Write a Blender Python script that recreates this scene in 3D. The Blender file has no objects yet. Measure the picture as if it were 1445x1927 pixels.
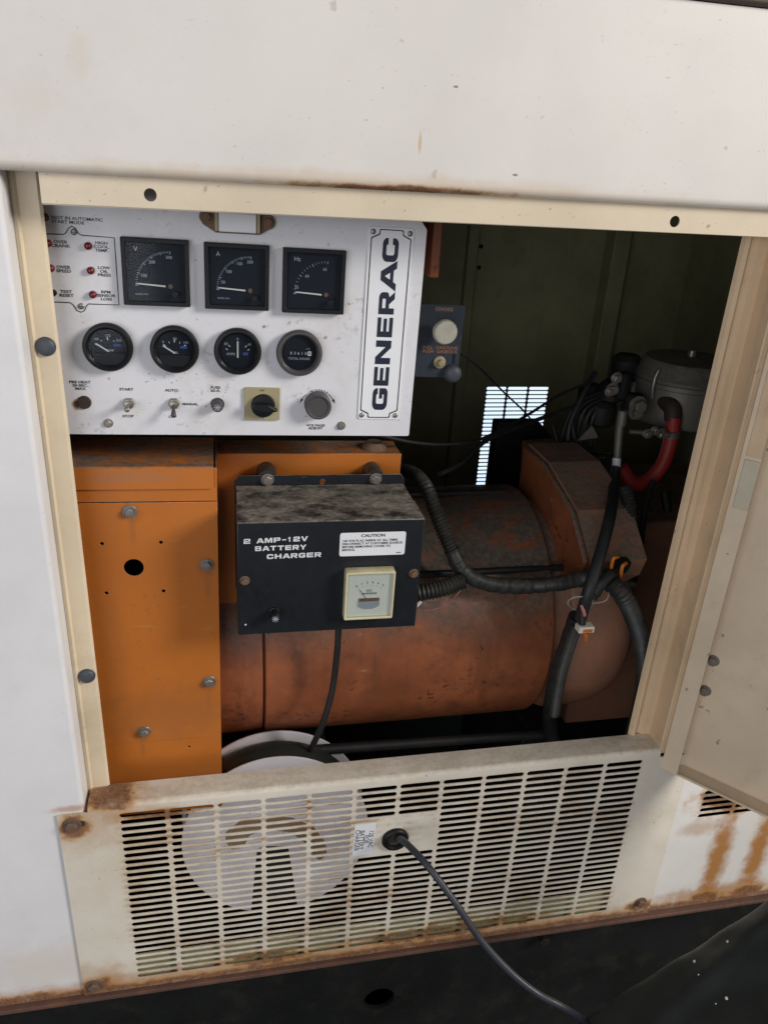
import bpy, bmesh, math, random
from mathutils import Vector, Matrix
random.seed(7)
sc = bpy.context.scene
C = sc.collection
PI = math.pi

# ---------------------------------------------------------------- camera
FPX, CX, CY = 1466.13, 722.5, 963.5
A, B, RO = -0.220832, -0.420972, -0.0602125
ROT = Matrix.Rotation(A, 3, 'Z') @ Matrix.Rotation(B, 3, 'X') @ Matrix.Rotation(RO, 3, 'Y')
EYE = Vector((0, -0.86, 1.35))
cam = bpy.data.cameras.new('camera'); cam_o = bpy.data.objects.new('camera', cam); C.objects.link(cam_o)
cam.sensor_fit = 'HORIZONTAL'; cam.sensor_width = 36; cam.lens = 36 * FPX / 1445
cam.clip_start = 0.02; cam.clip_end = 200
r_, f_, u_ = ROT.col[0], ROT.col[1], ROT.col[2]
cam_o.matrix_world = Matrix(((r_[0], u_[0], -f_[0], EYE[0]), (r_[1], u_[1], -f_[1], EYE[1]), (r_[2], u_[2], -f_[2], EYE[2]), (0, 0, 0, 1)))
sc.camera = cam_o

# ---------------------------------------------------------------- light
w = bpy.data.worlds.new('World'); sc.world = w; w.use_nodes = True
bg = w.node_tree.nodes['Background']
bg.inputs[0].default_value = (0.93, 0.94, 1.0, 1); bg.inputs[1].default_value = 0.20
def area(name, loc, target, size, power, col):
    l = bpy.data.lights.new(name, 'AREA'); l.size = size; l.energy = power; l.color = col
    o = bpy.data.objects.new(name, l); C.objects.link(o); o.location = loc
    o.rotation_euler = (Vector(target) - Vector(loc)).to_track_quat('-Z', 'Y').to_euler()
    return o
area('doorway_light', (3.54, -2.10, 2.84), (0.1, 0.05, 0.9), 1.25, 180, (1.0, 0.955, 0.90))
fr_l = area('open_front_light', (-1.6, -3.0, 1.25), (0.3, 0.0, 0.85), 3.0, 49, (0.955, 0.965, 1.0)); fr_l.data.shape = 'RECTANGLE'; fr_l.data.size_y = 2.0
sc.view_settings.view_transform = 'Standard'; sc.view_settings.look = 'None'
sc.view_settings.exposure = 0; sc.view_settings.gamma = 1
sc.render.engine = 'CYCLES'
sc.cycles.max_bounces = 6; sc.cycles.use_denoising = True

# ---------------------------------------------------------------- helpers
def at(px, py, y):
    d = ROT @ Vector(((px - CX) / FPX, 1, -(py - CY) / FPX))
    return EYE + d * ((y - EYE[1]) / d[1])
TILT = 0.01705
def tag(o, label=None, cat=None, group=None, kind=None):
    if label: o['label'] = label
    if cat: o['category'] = cat
    if group: o['group'] = group
    if kind: o['kind'] = kind
    return o
def empty(name, loc=(0, 0, 0), tilt=0.0):
    o = bpy.data.objects.new(name, None); C.objects.link(o); o.location = loc
    o.rotation_euler = (0, tilt, 0); o.empty_display_size = 0.02
    return o
def loc_in(e, px, py, y):
    p = at(px, py, y) - Vector(e.location)
    return Matrix.Rotation(-e.rotation_euler.y, 3, 'Y') @ p

class MB:
    def __init__(s): s.v = []; s.f = []
    def add(s, vs, fs):
        n = len(s.v); s.v += [tuple(p) for p in vs]; s.f += [tuple(i + n for i in q) for q in fs]; return s
    def box(s, x0, x1, y0, y1, z0, z1):
        v = [(x, y, z) for z in (z0, z1) for y in (y0, y1) for x in (x0, x1)]
        return s.add(v, [(0, 2, 3, 1), (4, 5, 7, 6), (0, 1, 5, 4), (2, 6, 7, 3), (0, 4, 6, 2), (1, 3, 7, 5)])
    def lathe(s, prof, axis='-y', o=(0, 0, 0), n=28):
        # prof: list of (radius, distance along axis)
        o = Vector(o); a = {'-y': Vector((0, -1, 0)), 'x': Vector((1, 0, 0)), 'z': Vector((0, 0, 1)), 'y': Vector((0, 1, 0))}.get(axis) if isinstance(axis, str) else Vector(axis).normalized()
        p = a.orthogonal().normalized(); q = a.cross(p)
        if axis == '-y': p = Vector((1, 0, 0)); q = a.cross(p)
        base = len(s.v)
        for r, d in prof:
            for k in range(n):
                t = 2 * PI * k / n
                s.v.append(tuple(o + a * d + (p * math.cos(t) + q * math.sin(t)) * r))
        for i in range(len(prof) - 1):
            for k in range(n):
                k2 = (k + 1) % n
                s.f.append((base + i * n + k, base + i * n + k2, base + (i + 1) * n + k2, base + (i + 1) * n + k))
        s.f.append(tuple(base + k for k in range(n))[::-1]); e = base + (len(prof) - 1) * n
        s.f.append(tuple(e + k for k in range(n)))
        return s
    def tube(s, pts, rad, n=10, caps=True):
        pts = [Vector(p) for p in pts]; m = len(pts); base = len(s.v)
        rr = rad if isinstance(rad, (list, tuple)) else [rad] * m
        t0 = (pts[1] - pts[0]).normalized(); u = t0.orthogonal().normalized()
        for i, p in enumerate(pts):
            t = (pts[min(i + 1, m - 1)] - pts[max(i - 1, 0)]).normalized()
            u = (u - t * u.dot(t)).normalized(); v = t.cross(u)
            for k in range(n):
                a = 2 * PI * k / n
                s.v.append(tuple(p + (u * math.cos(a) + v * math.sin(a)) * rr[i]))
        for i in range(m - 1):
            for k in range(n):
                k2 = (k + 1) % n
                s.f.append((base + i * n + k, base + i * n + k2, base + (i + 1) * n + k2, base + (i + 1) * n + k))
        if caps:
            s.f.append(tuple(base + k for k in range(n))[::-1]); s.f.append(tuple(base + (m - 1) * n + k for k in range(n)))
        return s
    def sheet(s, prof, x0, x1):
        # bent sheet: prof = (y,z) polyline with thickness given by two profiles already; closed polygon extruded along x
        n = len(prof); v = [(x0, y, z) for y, z in prof] + [(x1, y, z) for y, z in prof]
        f = [(i, (i + 1) % n, n + (i + 1) % n, n + i) for i in range(n)]
        return s.add(v, f + [tuple(range(n))[::-1], tuple(range(n, 2 * n))])
    def prism_z(s, poly, z0, z1):
        n = len(poly); v = [(x, y, z0) for x, y in poly] + [(x, y, z1) for x, y in poly]
        f = [(i, (i + 1) % n, n + (i + 1) % n, n + i) for i in range(n)]
        return s.add(v, f + [tuple(range(n))[::-1], tuple(range(n, 2 * n))])
    def mesh(s, name, smooth=None):
        me = bpy.data.meshes.new(name); me.from_pydata(s.v, [], s.f)
        bm = bmesh.new(); bm.from_mesh(me); bmesh.ops.recalc_face_normals(bm, faces=bm.faces); bm.to_mesh(me); bm.free()
        if smooth:
            me.shade_smooth(); me.set_sharp_from_angle(angle=math.radians(smooth))
        me.update(); return me
    def build(s, name, mat, parent=None, smooth=None, bevel=None, seg=2, loc=None):
        return link(name, s.mesh(name, smooth), mat, parent, bevel, seg, loc)
def link(name, me, mat, parent=None, bevel=None, seg=2, loc=None):
    o = bpy.data.objects.new(name, me); C.objects.link(o)
    if mat and not me.materials: me.materials.append(mat)
    if parent: o.parent = parent
    if loc is not None: o.location = loc
    if bevel:
        b = o.modifiers.new('bevel', 'BEVEL'); b.width = bevel; b.segments = seg; b.limit_method = 'ANGLE'; b.angle_limit = math.radians(35)
        b.harden_normals = False
        me.shade_smooth(); me.set_sharp_from_angle(angle=math.radians(32))
    return o
def flat(name, loops, t, mat, parent=None, bevel=0.0, loc=(0, 0, 0), face='-y'):
    # 2D outline(s) in (x,z), holes by even-odd fill, extruded to thickness t; front at y=-t
    cu = bpy.data.curves.new(name, 'CURVE'); cu.dimensions = '2D'; cu.fill_mode = 'BOTH'
    cu.extrude = max(t / 2 - bevel, 0); cu.bevel_depth = bevel; cu.bevel_resolution = 1; cu.offset = -bevel
    for lp in loops:
        sp = cu.splines.new('POLY'); sp.points.add(len(lp) - 1); sp.use_cyclic_u = True
        for q, p in zip(sp.points, lp): q.co = (p[0], p[1], 0, 1)
    tmp = bpy.data.objects.new(name, cu)
    me = bpy.data.meshes.new_from_object(tmp); bpy.data.objects.remove(tmp); bpy.data.curves.remove(cu)
    me.transform(Matrix.Translation((0, -t / 2, 0)) @ Matrix.Rotation(PI / 2, 4, 'X'))
    me.materials.clear()
    me.name = name
    return link(name, me, mat, parent, loc=loc)
def circ(x, z, r, n=24, a0=0.0): return [(x + r * math.cos(a0 + 2 * PI * k / n), z + r * math.sin(a0 + 2 * PI * k / n)) for k in range(n)]
def rect(x0, x1, z0, z1): return [(x0, z0), (x1, z0), (x1, z1), (x0, z1)]
def rpoly(pts, n=5):
    # polygon with rounded corners: (x, z, r)
    out = []; m = len(pts)
    for i, p in enumerate(pts):
        r = p[2] if len(p) > 2 else 0
        P = Vector(p[:2]); a = Vector(pts[i - 1][:2]) - P; b = Vector(pts[(i + 1) % m][:2]) - P
        if r <= 0: out.append(tuple(P)); continue
        a.normalize(); b.normalize(); half = a.angle(b) / 2
        d = r / math.tan(half); c = P + (a + b).normalized() * (r / math.sin(half))
        s0 = P + a * d - c; s1 = P + b * d - c
        a0 = math.atan2(s0.y, s0.x); da = math.atan2(s1.y, s1.x) - a0
        while da > PI: da -= 2 * PI
        while da < -PI: da += 2 * PI
        for k in range(n + 1): out.append((c.x + r * math.cos(a0 + da * k / n), c.y + r * math.sin(a0 + da * k / n)))
    return out
def rrect(x0, x1, z0, z1, r): return rpoly([(x0, z0, r), (x1, z0, r), (x1, z1, r), (x0, z1, r)])
_tc = {}
def text(s, name, size, mat, parent, loc, sx=1.0, bold=0.0, align='CENTER', rot=0.0, space=1.0, line=0.9, t=0.0001, italic=0.0):
    key = (s, size, sx, bold, align, space, line, rot, italic)
    cu = bpy.data.curves.new(name, 'FONT'); cu.body = s; cu.size = size; cu.align_x = align; cu.align_y = 'CENTER'
    cu.offset = bold; cu.space_character = space; cu.space_line = line; cu.extrude = t; cu.resolution_u = 3; cu.shear = italic
    tmp = bpy.data.objects.new(name, cu); me = bpy.data.meshes.new_from_object(tmp)
    bpy.data.objects.remove(tmp); bpy.data.curves.remove(cu); me.materials.clear()
    me.transform(Matrix.Rotation(PI / 2, 4, 'X') @ Matrix.Rotation(rot, 4, 'Z') @ Matrix.Diagonal((sx, 1, 1, 1)))
    return link(name, me, mat, parent, loc=loc)
def spline(pts, n=12):
    P = [Vector(p) for p in pts]; P = [P[0] * 2 - P[1]] + P + [P[-1] * 2 - P[-2]]; out = []
    for i in range(1, len(P) - 2):
        a, b, c, d = P[i - 1:i + 3]
        for k in range(n):
            t = k / n
            out.append(0.5 * (2 * b + (c - a) * t + (2 * a - 5 * b + 4 * c - d) * t * t + (3 * b - a - 3 * c + d) * t ** 3))
    out.append(P[-2]); return out
def resample(pts, step):
    out = [pts[0]]; acc = 0
    for a, b in zip(pts, pts[1:]):
        L = (b - a).length
        if L < 1e-9: continue
        while acc + step <= L + 1e-12:
            acc += step; out.append(a + (b - a) * (acc / L))
        acc -= L
    return out
def corrugated(name, pts, r, mat, parent=None, pitch=0.0056, depth=0.0024, n=14):
    P = resample(spline(pts, 20), pitch / 4)
    rr = [r - depth * (0.0, 0.5, 1.0, 0.5)[i % 4] for i in range(len(P))]
    return MB().tube(P, rr, n).build(name, mat, parent, smooth=50)
def cable(name, pts, r, mat, parent=None, n=10, step=10, lump=0.0):
    P = spline(pts, step)
    if lump:
        from mathutils import noise as mn
        r = [r * (1 + lump * mn.noise(p * 70) + lump * .7 * mn.noise(p * 190)) for p in P]
    return MB().tube(P, r, n).build(name, mat, parent, smooth=60)
_bolt = {}
def bolt(parent, loc, r, mat, name='bolt', washer=1.5, h=0.75, rot=None, axis=None):
    k = (round(r, 5), mat.name, washer, h)
    if k not in _bolt:
        m = MB().lathe([(r * washer * .96, -.001), (r * washer, r * .08), (r * washer * .95, r * .18)], '-y', n=20)
        m.lathe([(r, r * .19), (r, r * h), (r * .86, r * (h + .1)), (r * .3, r * (h + .12))], '-y', n=6)
        me = m.mesh(name, 25); me.materials.append(mat); _bolt[k] = me
    o = bpy.data.objects.new(name, _bolt[k]); C.objects.link(o); o.parent = parent; o.location = loc
    o.rotation_euler = (0, random.uniform(0, 1) if rot is None else rot, 0)
    if axis is not None: o.rotation_euler = Vector(axis).to_track_quat('-Y', 'Z').to_euler()
    return o
def disc(parent, name, loc, r, h, mat, n=24, dome=0.0):
    p = [(r, -.0005), (r, h * .75), (r * .9, h)]
    if dome: p = [(r, -.0005), (r, h * .3), (r * .9, h * .65), (r * .65, h * .9), (r * .25, h)]
    return MB().lathe(p, '-y', n=n).build(name, mat, parent, smooth=40, loc=loc)

# ---------------------------------------------------------------- materials
class NT:
    def __init__(s, name):
        s.m = bpy.data.materials.new(name); s.m.use_nodes = True; s.t = s.m.node_tree; s.n = s.t.nodes; s.l = s.t.links
        s.b = s.n['Principled BSDF']; s.co = None
    def new(s, ty, **k):
        o = s.n.new(ty)
        for a, v in k.items(): setattr(o, a, v)
        return o
    def set(s, sock, v):
        if isinstance(v, bpy.types.NodeSocket): s.l.new(v, sock)
        elif isinstance(v, (tuple, list)) and len(v) == 3 and sock.type == 'RGBA': sock.default_value = (*v, 1)
        else: sock.default_value = v
    def coord(s):
        if not s.co: s.co = s.new('ShaderNodeTexCoord').outputs['Object']
        return s.co
    def scaled(s, v):
        m = s.new('ShaderNodeMapping'); s.l.new(s.coord(), m.inputs[0]); m.inputs['Scale'].default_value = v; return m.outputs[0]
    def noise(s, scale, detail=4, rough=.55, co=None, dist=0.0):
        o = s.new('ShaderNodeTexNoise'); s.l.new(co or s.coord(), o.inputs['Vector']); o.inputs['Scale'].default_value = scale
        o.inputs['Detail'].default_value = detail; o.inputs['Roughness'].default_value = rough; o.inputs['Distortion'].default_value = dist
        return o.outputs['Fac']
    def math(s, op, a, b=0.0, c=0.0, clamp=False):
        o = s.new('ShaderNodeMath', operation=op, use_clamp=clamp)
        for k, v in enumerate((a, b, c)): s.set(o.inputs[k], v)
        return o.outputs[0]
    def map(s, v, a, b, c=0.0, d=1.0):
        o = s.new('ShaderNodeMapRange'); o.interpolation_type = 'SMOOTHSTEP'
        for k, q in enumerate((v, a, b, c, d)): s.set(o.inputs[k], q)
        return o.outputs[0]
    def mix(s, f, a, b):
        o = s.new('ShaderNodeMix', data_type='RGBA'); s.set(o.inputs[0], f); s.set(o.inputs[6], a); s.set(o.inputs[7], b); return o.outputs[2]
    def sep(s, v):
        o = s.new('ShaderNodeSeparateXYZ'); s.l.new(v, o.inputs[0]); return o.outputs
    def bump(s, h, st=.3, d=.001):
        o = s.new('ShaderNodeBump'); s.l.new(h, o.inputs['Height']); o.inputs['Strength'].default_value = st; o.inputs['Distance'].default_value = d
        s.l.new(o.outputs[0], s.b.inputs['Normal'])
    def blob(s, c, r, wob):
        # 1 inside an ellipsoid, fading at its wobbly rim
        o = s.new('ShaderNodeVectorMath', operation='SUBTRACT'); s.l.new(s.coord(), o.inputs[0]); o.inputs[1].default_value = c
        q = s.new('ShaderNodeVectorMath', operation='DIVIDE'); s.l.new(o.outputs[0], q.inputs[0]); q.inputs[1].default_value = r
        L = s.new('ShaderNodeVectorMath', operation='LENGTH'); s.l.new(q.outputs[0], L.inputs[0])
        return s.map(s.math('ADD', L.outputs['Value'], wob), 1.45, .30)
    def maxm(s, l):
        o = l[0]
        for q in l[1:]: o = s.math('MAXIMUM', o, q)
        return o

def painted(name, base, rough=.45, var=.05, specks=0.0, dust=0.0, dustcol=(.20, .17, .13), rust=(), bands=(), grime=0.0, grimecol=(.30, .24, .15), metal=0.0, bump=.12, scratch=0.0, scratchcol=(.5, .5, .5), rustscale=28, streak=0.0, spec=.5, dustall=False, stains=(), chips=0.0, hstreak=0.0, hcol=(.30, .14, .045), hbox=(-.156, .636, .174, .507, .5065, .01277)):
    t = NT(name); b = t.b
    n1 = t.noise(6, 5); n2 = t.noise(90, 4)
    dark = tuple(c * (1 - 2.2 * var) for c in base); lite = tuple(min(1, c * (1 + var)) for c in base)
    col = t.mix(t.map(n1, .3, .7), dark, lite)
    col = t.mix(t.math('MULTIPLY', t.map(n2, .35, .75), var * 2.5), col, tuple(c * .8 for c in base))
    rg = t.math('MULTIPLY_ADD', n2, .22, rough - .1)
    if grime:
        g = t.math('MULTIPLY', t.map(t.noise(14, 7, .7), .47, .72), grime)
        col = t.mix(g, col, grimecol)
    if specks:
        sp = t.map(t.noise(170, 3, .6, co=t.scaled((1, 1, 1.6))), .66, .74)
        sp = t.math('MULTIPLY', sp, t.map(t.noise(9, 4), .42, .62)); col = t.mix(t.math('MULTIPLY', sp, specks), col, (.10, .075, .055))
        sp2 = t.map(t.noise(55, 2, .5), .72, .78); col = t.mix(t.math('MULTIPLY', sp2, specks * .8), col, (.20, .12, .07))
    if streak:
        st = t.map(t.noise(30, 5, .6, co=t.scaled((1, 1, .06))), .52, .72); col = t.mix(t.math('MULTIPLY', st, streak), col, grimecol)
    if hstreak:
        hx_, hy_, hz_ = t.sep(t.coord()); x0, x1, z0, z1, zph, zp = hbox
        box_ = t.math('MULTIPLY', t.math('MULTIPLY', t.map(hx_, x0 - .012, x0 + .008), t.map(hx_, x1 - .008, x1 + .012, 1, 0)), t.math('MULTIPLY', t.map(hz_, z0 - .012, z0 + .008), t.map(hz_, z1 - .006, z1 + .010, 1, 0)))
        fr_ = t.math('FRACT', t.math('DIVIDE', t.math('SUBTRACT', hz_, zph), zp))      # 0 at a slot's centre line, one slat per unit
        edge = t.map(fr_, .36, .62, 1, .25)
        hs = t.math('MULTIPLY', t.map(t.noise(26, 6, .65, co=t.scaled((.6, 1, 1))), .40, .64), t.map(t.noise(4.5, 3), .34, .58))
        hs = t.math('MULTIPLY', t.math('MULTIPLY', hs, box_), edge)
        col = t.mix(t.math('MULTIPLY', hs, hstreak), col, hcol)
    if chips:
        cm = t.math('MULTIPLY', t.map(t.noise(95, 4, .65), .55, .62), t.map(t.noise(11, 4, .6), .53, .63)); col = t.mix(t.math('MULTIPLY', cm, chips), col, (.020, .014, .012))
        c2 = t.map(t.noise(48, 3, .5), .71, .74); col = t.mix(t.math('MULTIPLY', c2, chips * .8), col, (.30, .22, .17))
    for sc_c, sc_r, sc_col, sc_a in stains:
        wb = t.math('MULTIPLY', t.math('SUBTRACT', t.noise(40, 5, .6), .5), 1.5)
        col = t.mix(t.math('MULTIPLY', t.blob(sc_c, sc_r, wb), sc_a), col, sc_col)
    if scratch:
        s1 = t.map(t.noise(60, 3, .6, co=t.scaled((.35, 1, 2.2))), .66, .72); s1 = t.math('MULTIPLY', s1, t.map(t.noise(13, 4), .45, .65))
        col = t.mix(t.math('MULTIPLY', s1, scratch), col, scratchcol)
    if dust:
        ge = t.new('ShaderNodeNewGeometry'); up = t.map(t.sep(ge.outputs['Normal'])[2], .05, .80)
        if dustall: up = t.math('ADD', t.math('MULTIPLY', up, .6), .4)
        dm = t.math('MULTIPLY', up, t.map(t.noise(38, 7, .75, co=t.scaled((.6, 1, 1))), .32, .60)); dm = t.math('MULTIPLY', dm, dust, clamp=True)
        col = t.mix(dm, col, t.mix(t.map(t.noise(120, 4, .7), .4, .65), tuple(c * .58 for c in dustcol), dustcol)); rg = t.math('MAXIMUM', rg, t.math('MULTIPLY', dm, .9))
    if rust or bands:
        rn = t.noise(rustscale, 8, .66); wob = t.math('MULTIPLY', t.math('SUBTRACT', rn, .5), 2.0)
        ms = [t.blob(c, r, wob) for c, r in rust]
        x, y, z = t.sep(t.coord())
        for ax, a, bb in bands:
            q = {'x': x, 'z': z, 'y': y}[ax]
            ms.append(t.map(t.math('MULTIPLY_ADD', wob, (bb - a) * .5, q), a, bb, 1, 0))
        m = t.maxm(ms)
        fine = t.noise(210, 5, .7)
        rc = t.mix(t.map(fine, .32, .68), (.095, .036, .016), (.25, .105, .034))
        rc = t.mix(t.map(m, .30, .95), (.50, .25, .065), rc)
        mm = t.math('MULTIPLY', t.map(m, .02, .80), t.map(t.noise(45, 5, .6), .25, .55, .72, 1))
        col = t.mix(t.math('MULTIPLY', mm, .95), col, rc); rg = t.math('MAXIMUM', rg, t.math('MULTIPLY', mm, .85))
        h = t.math('ADD', t.math('MULTIPLY', n2, .25), t.math('MULTIPLY', t.math('MULTIPLY', t.map(m, .6, 1.0), fine), .7))
    else: h = n2
    if bump: t.bump(h, bump, .0015)
    t.set(b.inputs['Base Color'], col); t.set(b.inputs['Roughness'], rg); b.inputs['Metallic'].default_value = metal
    b.inputs['Specular IOR Level'].default_value = spec
    return t.m
def plain(name, base, rough=.5, metal=0.0, var=.08, spec=.5):
    return painted(name, base, rough, var, metal=metal, bump=.05, spec=spec)
def emit(name, col, s):
    t = NT(name); t.set(t.b.inputs['Emission Color'], col); t.b.inputs['Emission Strength'].default_value = s; t.set(t.b.inputs['Base Color'], (0, 0, 0)); return t.m
def glass(name):
    m = bpy.data.materials.new(name); m.use_nodes = True; t = m.node_tree; t.nodes.clear()
    o = t.nodes.new('ShaderNodeOutputMaterial'); mx = t.nodes.new('ShaderNodeMixShader'); g = t.nodes.new('ShaderNodeBsdfGlossy'); tr = t.nodes.new('ShaderNodeBsdfTransparent')
    lw = t.nodes.new('ShaderNodeLayerWeight'); lw.inputs[0].default_value = .5; fr = t.nodes.new('ShaderNodeMapRange'); fr.inputs[1].default_value = .3; fr.inputs[3].default_value = .007; fr.inputs[4].default_value = .6; t.links.new(lw.outputs['Facing'], fr.inputs[0]); g.inputs['Roughness'].default_value = .08
    tr.inputs[0].default_value = (.93, .95, .97, 1)
    t.links.new(fr.outputs[0], mx.inputs[0]); t.links.new(tr.outputs[0], mx.inputs[1]); t.links.new(g.outputs[0], mx.inputs[2]); t.links.new(mx.outputs[0], o.inputs[0])
    return m

WHITE = (.76, .735, .70)
OS = (.40, .170, .034)
M = {}
M['canopy'] = painted('canopy_paint', (.755, .722, .685), .38, .025, specks=.35, stains=[((-.115, -.01, 1.425), (.012, .05, .018), (.64, .55, .42), .28), ((.205, -.01, 1.372), (.0016, .05, .010), (.60, .46, .28), .9), ((.238, -.01, 1.423), (.0030, .05, .0013), (.10, .09, .08), .9), ((.31, -.01, 1.346), (.0030, .05, .0012), (.12, .1, .09), .9), ((.15, 0, 1.33), (.35, .05, .010), (.62, .45, .26), .45), ((-.16, -.01, 1.385), (.03, .05, .02), (.68, .60, .50), .25)], rust=[((.19, -.0, 1.3255), (.12, .05, .0050))], streak=.0, grime=.05, grimecol=(.6, .48, .32), bump=.05)
M['white'] = painted('faded_white_paint', (.74, .735, .745), .40, .03, specks=.5, stains=[((-.35, 0, .155), (.30, .05, .022), OS, .6), ((-.28, 0, .22), (.10, .05, .05), (.62, .50, .36), .35), ((-.215, 0, .525), (.03, .05, .006), OS, .6)], bands=[('z', .150, .170)], rust=[((-.33, 0, .15), (.10, .05, .016))], grime=.06, grimecol=(.55, .43, .28), bump=.05)
M['cream'] = painted('cream_paint', (.72, .60, .43), .42, .04, specks=.9, grime=.25, grimecol=(.42, .33, .20), dust=.35, bump=.06)
M['header'] = painted('header_cream_paint', (.70, .60, .45), .42, .04, specks=.8, grime=.10, grimecol=(.5, .40, .26), bump=.06)
M['jamb'] = painted('jamb_cream_paint', (.72, .53, .34), .45, .05, specks=.5, grime=.25, grimecol=(.36, .23, .12), streak=.35, bump=.06)
M['door'] = painted('door_inner_paint', (.76, .62, .45), .48, .05, specks=.9, grime=.2, grimecol=(.34, .26, .17), bump=.06)
M['grille'] = painted('vent_plate_paint', (.74, .685, .585), .42, .04, specks=.8, grime=.22, grimecol=(.52, .39, .23), hstreak=1.0, bands=[('z', .150, .176)], stains=[((-.10, 0, .42), (.10, .05, .10), (.55, .40, .22), .25), ((.20, 0, .165), (.55, .05, .024), OS, .6), ((-.205, 0, .49), (.06, .05, .04), OS, .35), ((-.16, 0, .515), (.07, .06, .02), OS, .45), ((-.205, 0, .175), (.05, .05, .04), OS, .5)], dust=.45, dustcol=(.56, .48, .36),
    rust=[((-.218, 0, .497), (.024, .05, .024)), ((-.165, .01, .526), (.040, .06, .010)), ((-.218, 0, .163), (.030, .05, .024)), ((-.10, 0, .503), (.055, .05, .012)),
          ((.70, 0, .168), (.03, .05, .018)), ((.04, 0, .175), (.07, .03, .020)), ((.34, 0, .180), (.18, .03, .020))], bump=.07)
M['right_panel'] = painted('right_panel_paint', (.75, .735, .70), .40, .03, specks=.5, bands=[('z', .150, .176)],
    rust=[((.835, 0, .165), (.045, .05, .014)), ((.915, 0, .165), (.045, .05, .016)), ((.83, 0, .405), (.072, .05, .040)), ((.95, 0, .42), (.075, .05, .055))],
    stains=[((.834, 0, .255), (.022, .05, .135), OS, .95), ((.914, 0, .255), (.022, .05, .135), OS, .95), ((.78, 0, .34), (.035, .05, .02), OS, .45), ((.86, 0, .172), (.13, .05, .022), OS, .75)], grime=.1, grimecol=(.5, .38, .22), bump=.06)
M['rust'] = painted('rusted_steel', (.105, .052, .036), .85, .2, specks=.5, grime=.5, grimecol=(.20, .085, .035), bump=.5)
M['rail'] = painted('black_rail_paint', (.0085, .010, .0095), .6, .2, grime=.5, grimecol=(.030, .026, .019), bump=.5, spec=.25)
M['inner'] = painted('olive_inner_paint', (.33, .325, .18), .6, .08, specks=.4, grime=.4, grimecol=(.19, .175, .10), bump=.1)
M['panel'] = painted('panel_white_enamel', (.69, .69, .725), .34, .02, specks=1.0, grime=.30, grimecol=(.50, .43, .34), chips=.25, bump=.05,
    rust=[((-.188, 0, -.094), (.005, .03, .008))])
_o = at(300, 1100, .085)
_st = []
for _px, _py in [(243, 965), (389, 1065.5), (394, 1286), (271, 1380.5)]:
    _p = at(_px, _py, .085) - _o
    _st += [((_p.x, 0, _p.z), (.0125, .05, .0125), (.16, .06, .025), .45), ((_p.x + .001, 0, _p.z - .022), (.0045, .05, .024), (.26, .10, .03), .35)]
_st += [((.0, 0, -.215), (.10, .05, .05), (.24, .095, .03), .35), ((-.03, 0, .155), (.06, .05, .008), (.30, .17, .10), .4), ((-.07, 0, -.10), (.02, .05, .12), (.34, .13, .035), .3)]
M['orange'] = painted('orange_enamel', (.50, .152, .021), .40, .05, stains=_st, specks=.5, grime=.18, grimecol=(.34, .125, .035), dust=.95, dustcol=(.17, .135, .105), scratch=.30, scratchcol=(.55, .27, .10), chips=.12, bump=.05)
M['barrel'] = painted('oily_orange_paint', (.32, .100, .040), .42, .2, chips=.8, specks=.9, grime=.8, grimecol=(.13, .050, .028), streak=.55, dust=1.3, dustcol=(.15, .125, .095), bump=.2)
M['bell'] = painted('dusty_orange_casting', (.33, .150, .090), .55, .15, specks=.9, grime=.7, grimecol=(.25, .165, .115), dust=.9, dustcol=(.20, .16, .12), bump=.35)
M['charger'] = painted('black_satin_enamel', (.013, .016, .021), .34, .2, dust=1.0, dustcol=(.26, .23, .19), scratch=.5, scratchcol=(.16, .18, .21), bump=.07)
M['black'] = plain('black_plastic', (.007, .008, .010), .45, spec=.3)
M['blackrub'] = painted('black_rubber', (.014, .015, .016), .55, .2, grime=.5, grimecol=(.045, .042, .036), bump=.2)
M['conduit'] = painted('dusty_conduit', (.022, .024, .024), .5, .2, grime=.6, grimecol=(.075, .068, .055), dust=.5, dustcol=(.12, .105, .08), bump=.15)
M['face'] = plain('gauge_face', (.010, .012, .017), .6, spec=.2)
M['mface'] = plain('meter_face', (.012, .015, .021), .6, spec=.2)
M['print'] = plain('black_print', (.03, .033, .04), .5)
M['navy'] = plain('dark_navy_print', (.012, .018, .038), .45)
M['wprint'] = plain('white_print', (.75, .76, .78), .5)
M['gprint'] = plain('grey_white_print', (.44, .48, .56), .5)
M['orprint'] = plain('orange_print', (.45, .22, .12), .5)
M['bprint'] = plain('blue_print', (.03, .06, .25), .5)
M['needle'] = plain('cream_needle', (.72, .69, .62), .45)
M['red'] = plain('red_lens', (.15, .010, .014), .25)
M['steel'] = painted('dull_zinc', (.34, .32, .29), .42, .12, metal=.75, grime=.5, grimecol=(.18, .12, .08), bump=.2)
M['rustdark'] = painted('dark_rusted_button', (.040, .026, .020), .7, .2, bump=.3)
M['rusty_bolt'] = painted('rusty_bolt_steel', (.20, .13, .09), .7, .2, metal=.3, grime=.7, grimecol=(.16, .07, .03), bump=.4)
M['knobgrey'] = plain('brown_grey_knob', (.060, .055, .056), .5)
M['brass'] = painted('tan_switch_plate', (.36, .31, .18), .45, .06, grime=.2, grimecol=(.25, .19, .09), bump=.05)
M['plug'] = painted('blue_grey_plug', (.055, .065, .085), .5, .1, grime=.4, grimecol=(.10, .10, .11), bump=.1)
M['label'] = plain('white_label', (.78, .79, .82), .45, var=.03)
M['amber'] = painted('yellowed_clear_plastic', (.66, .60, .38), .32, .06, dust=.5, dustcol=(.40, .33, .18), bump=.03)
M['mcard'] = plain('meter_card', (.70, .69, .58), .5, var=.03)
M['greyglass'] = plain('meter_mask', (.33, .36, .36), .3)
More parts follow.
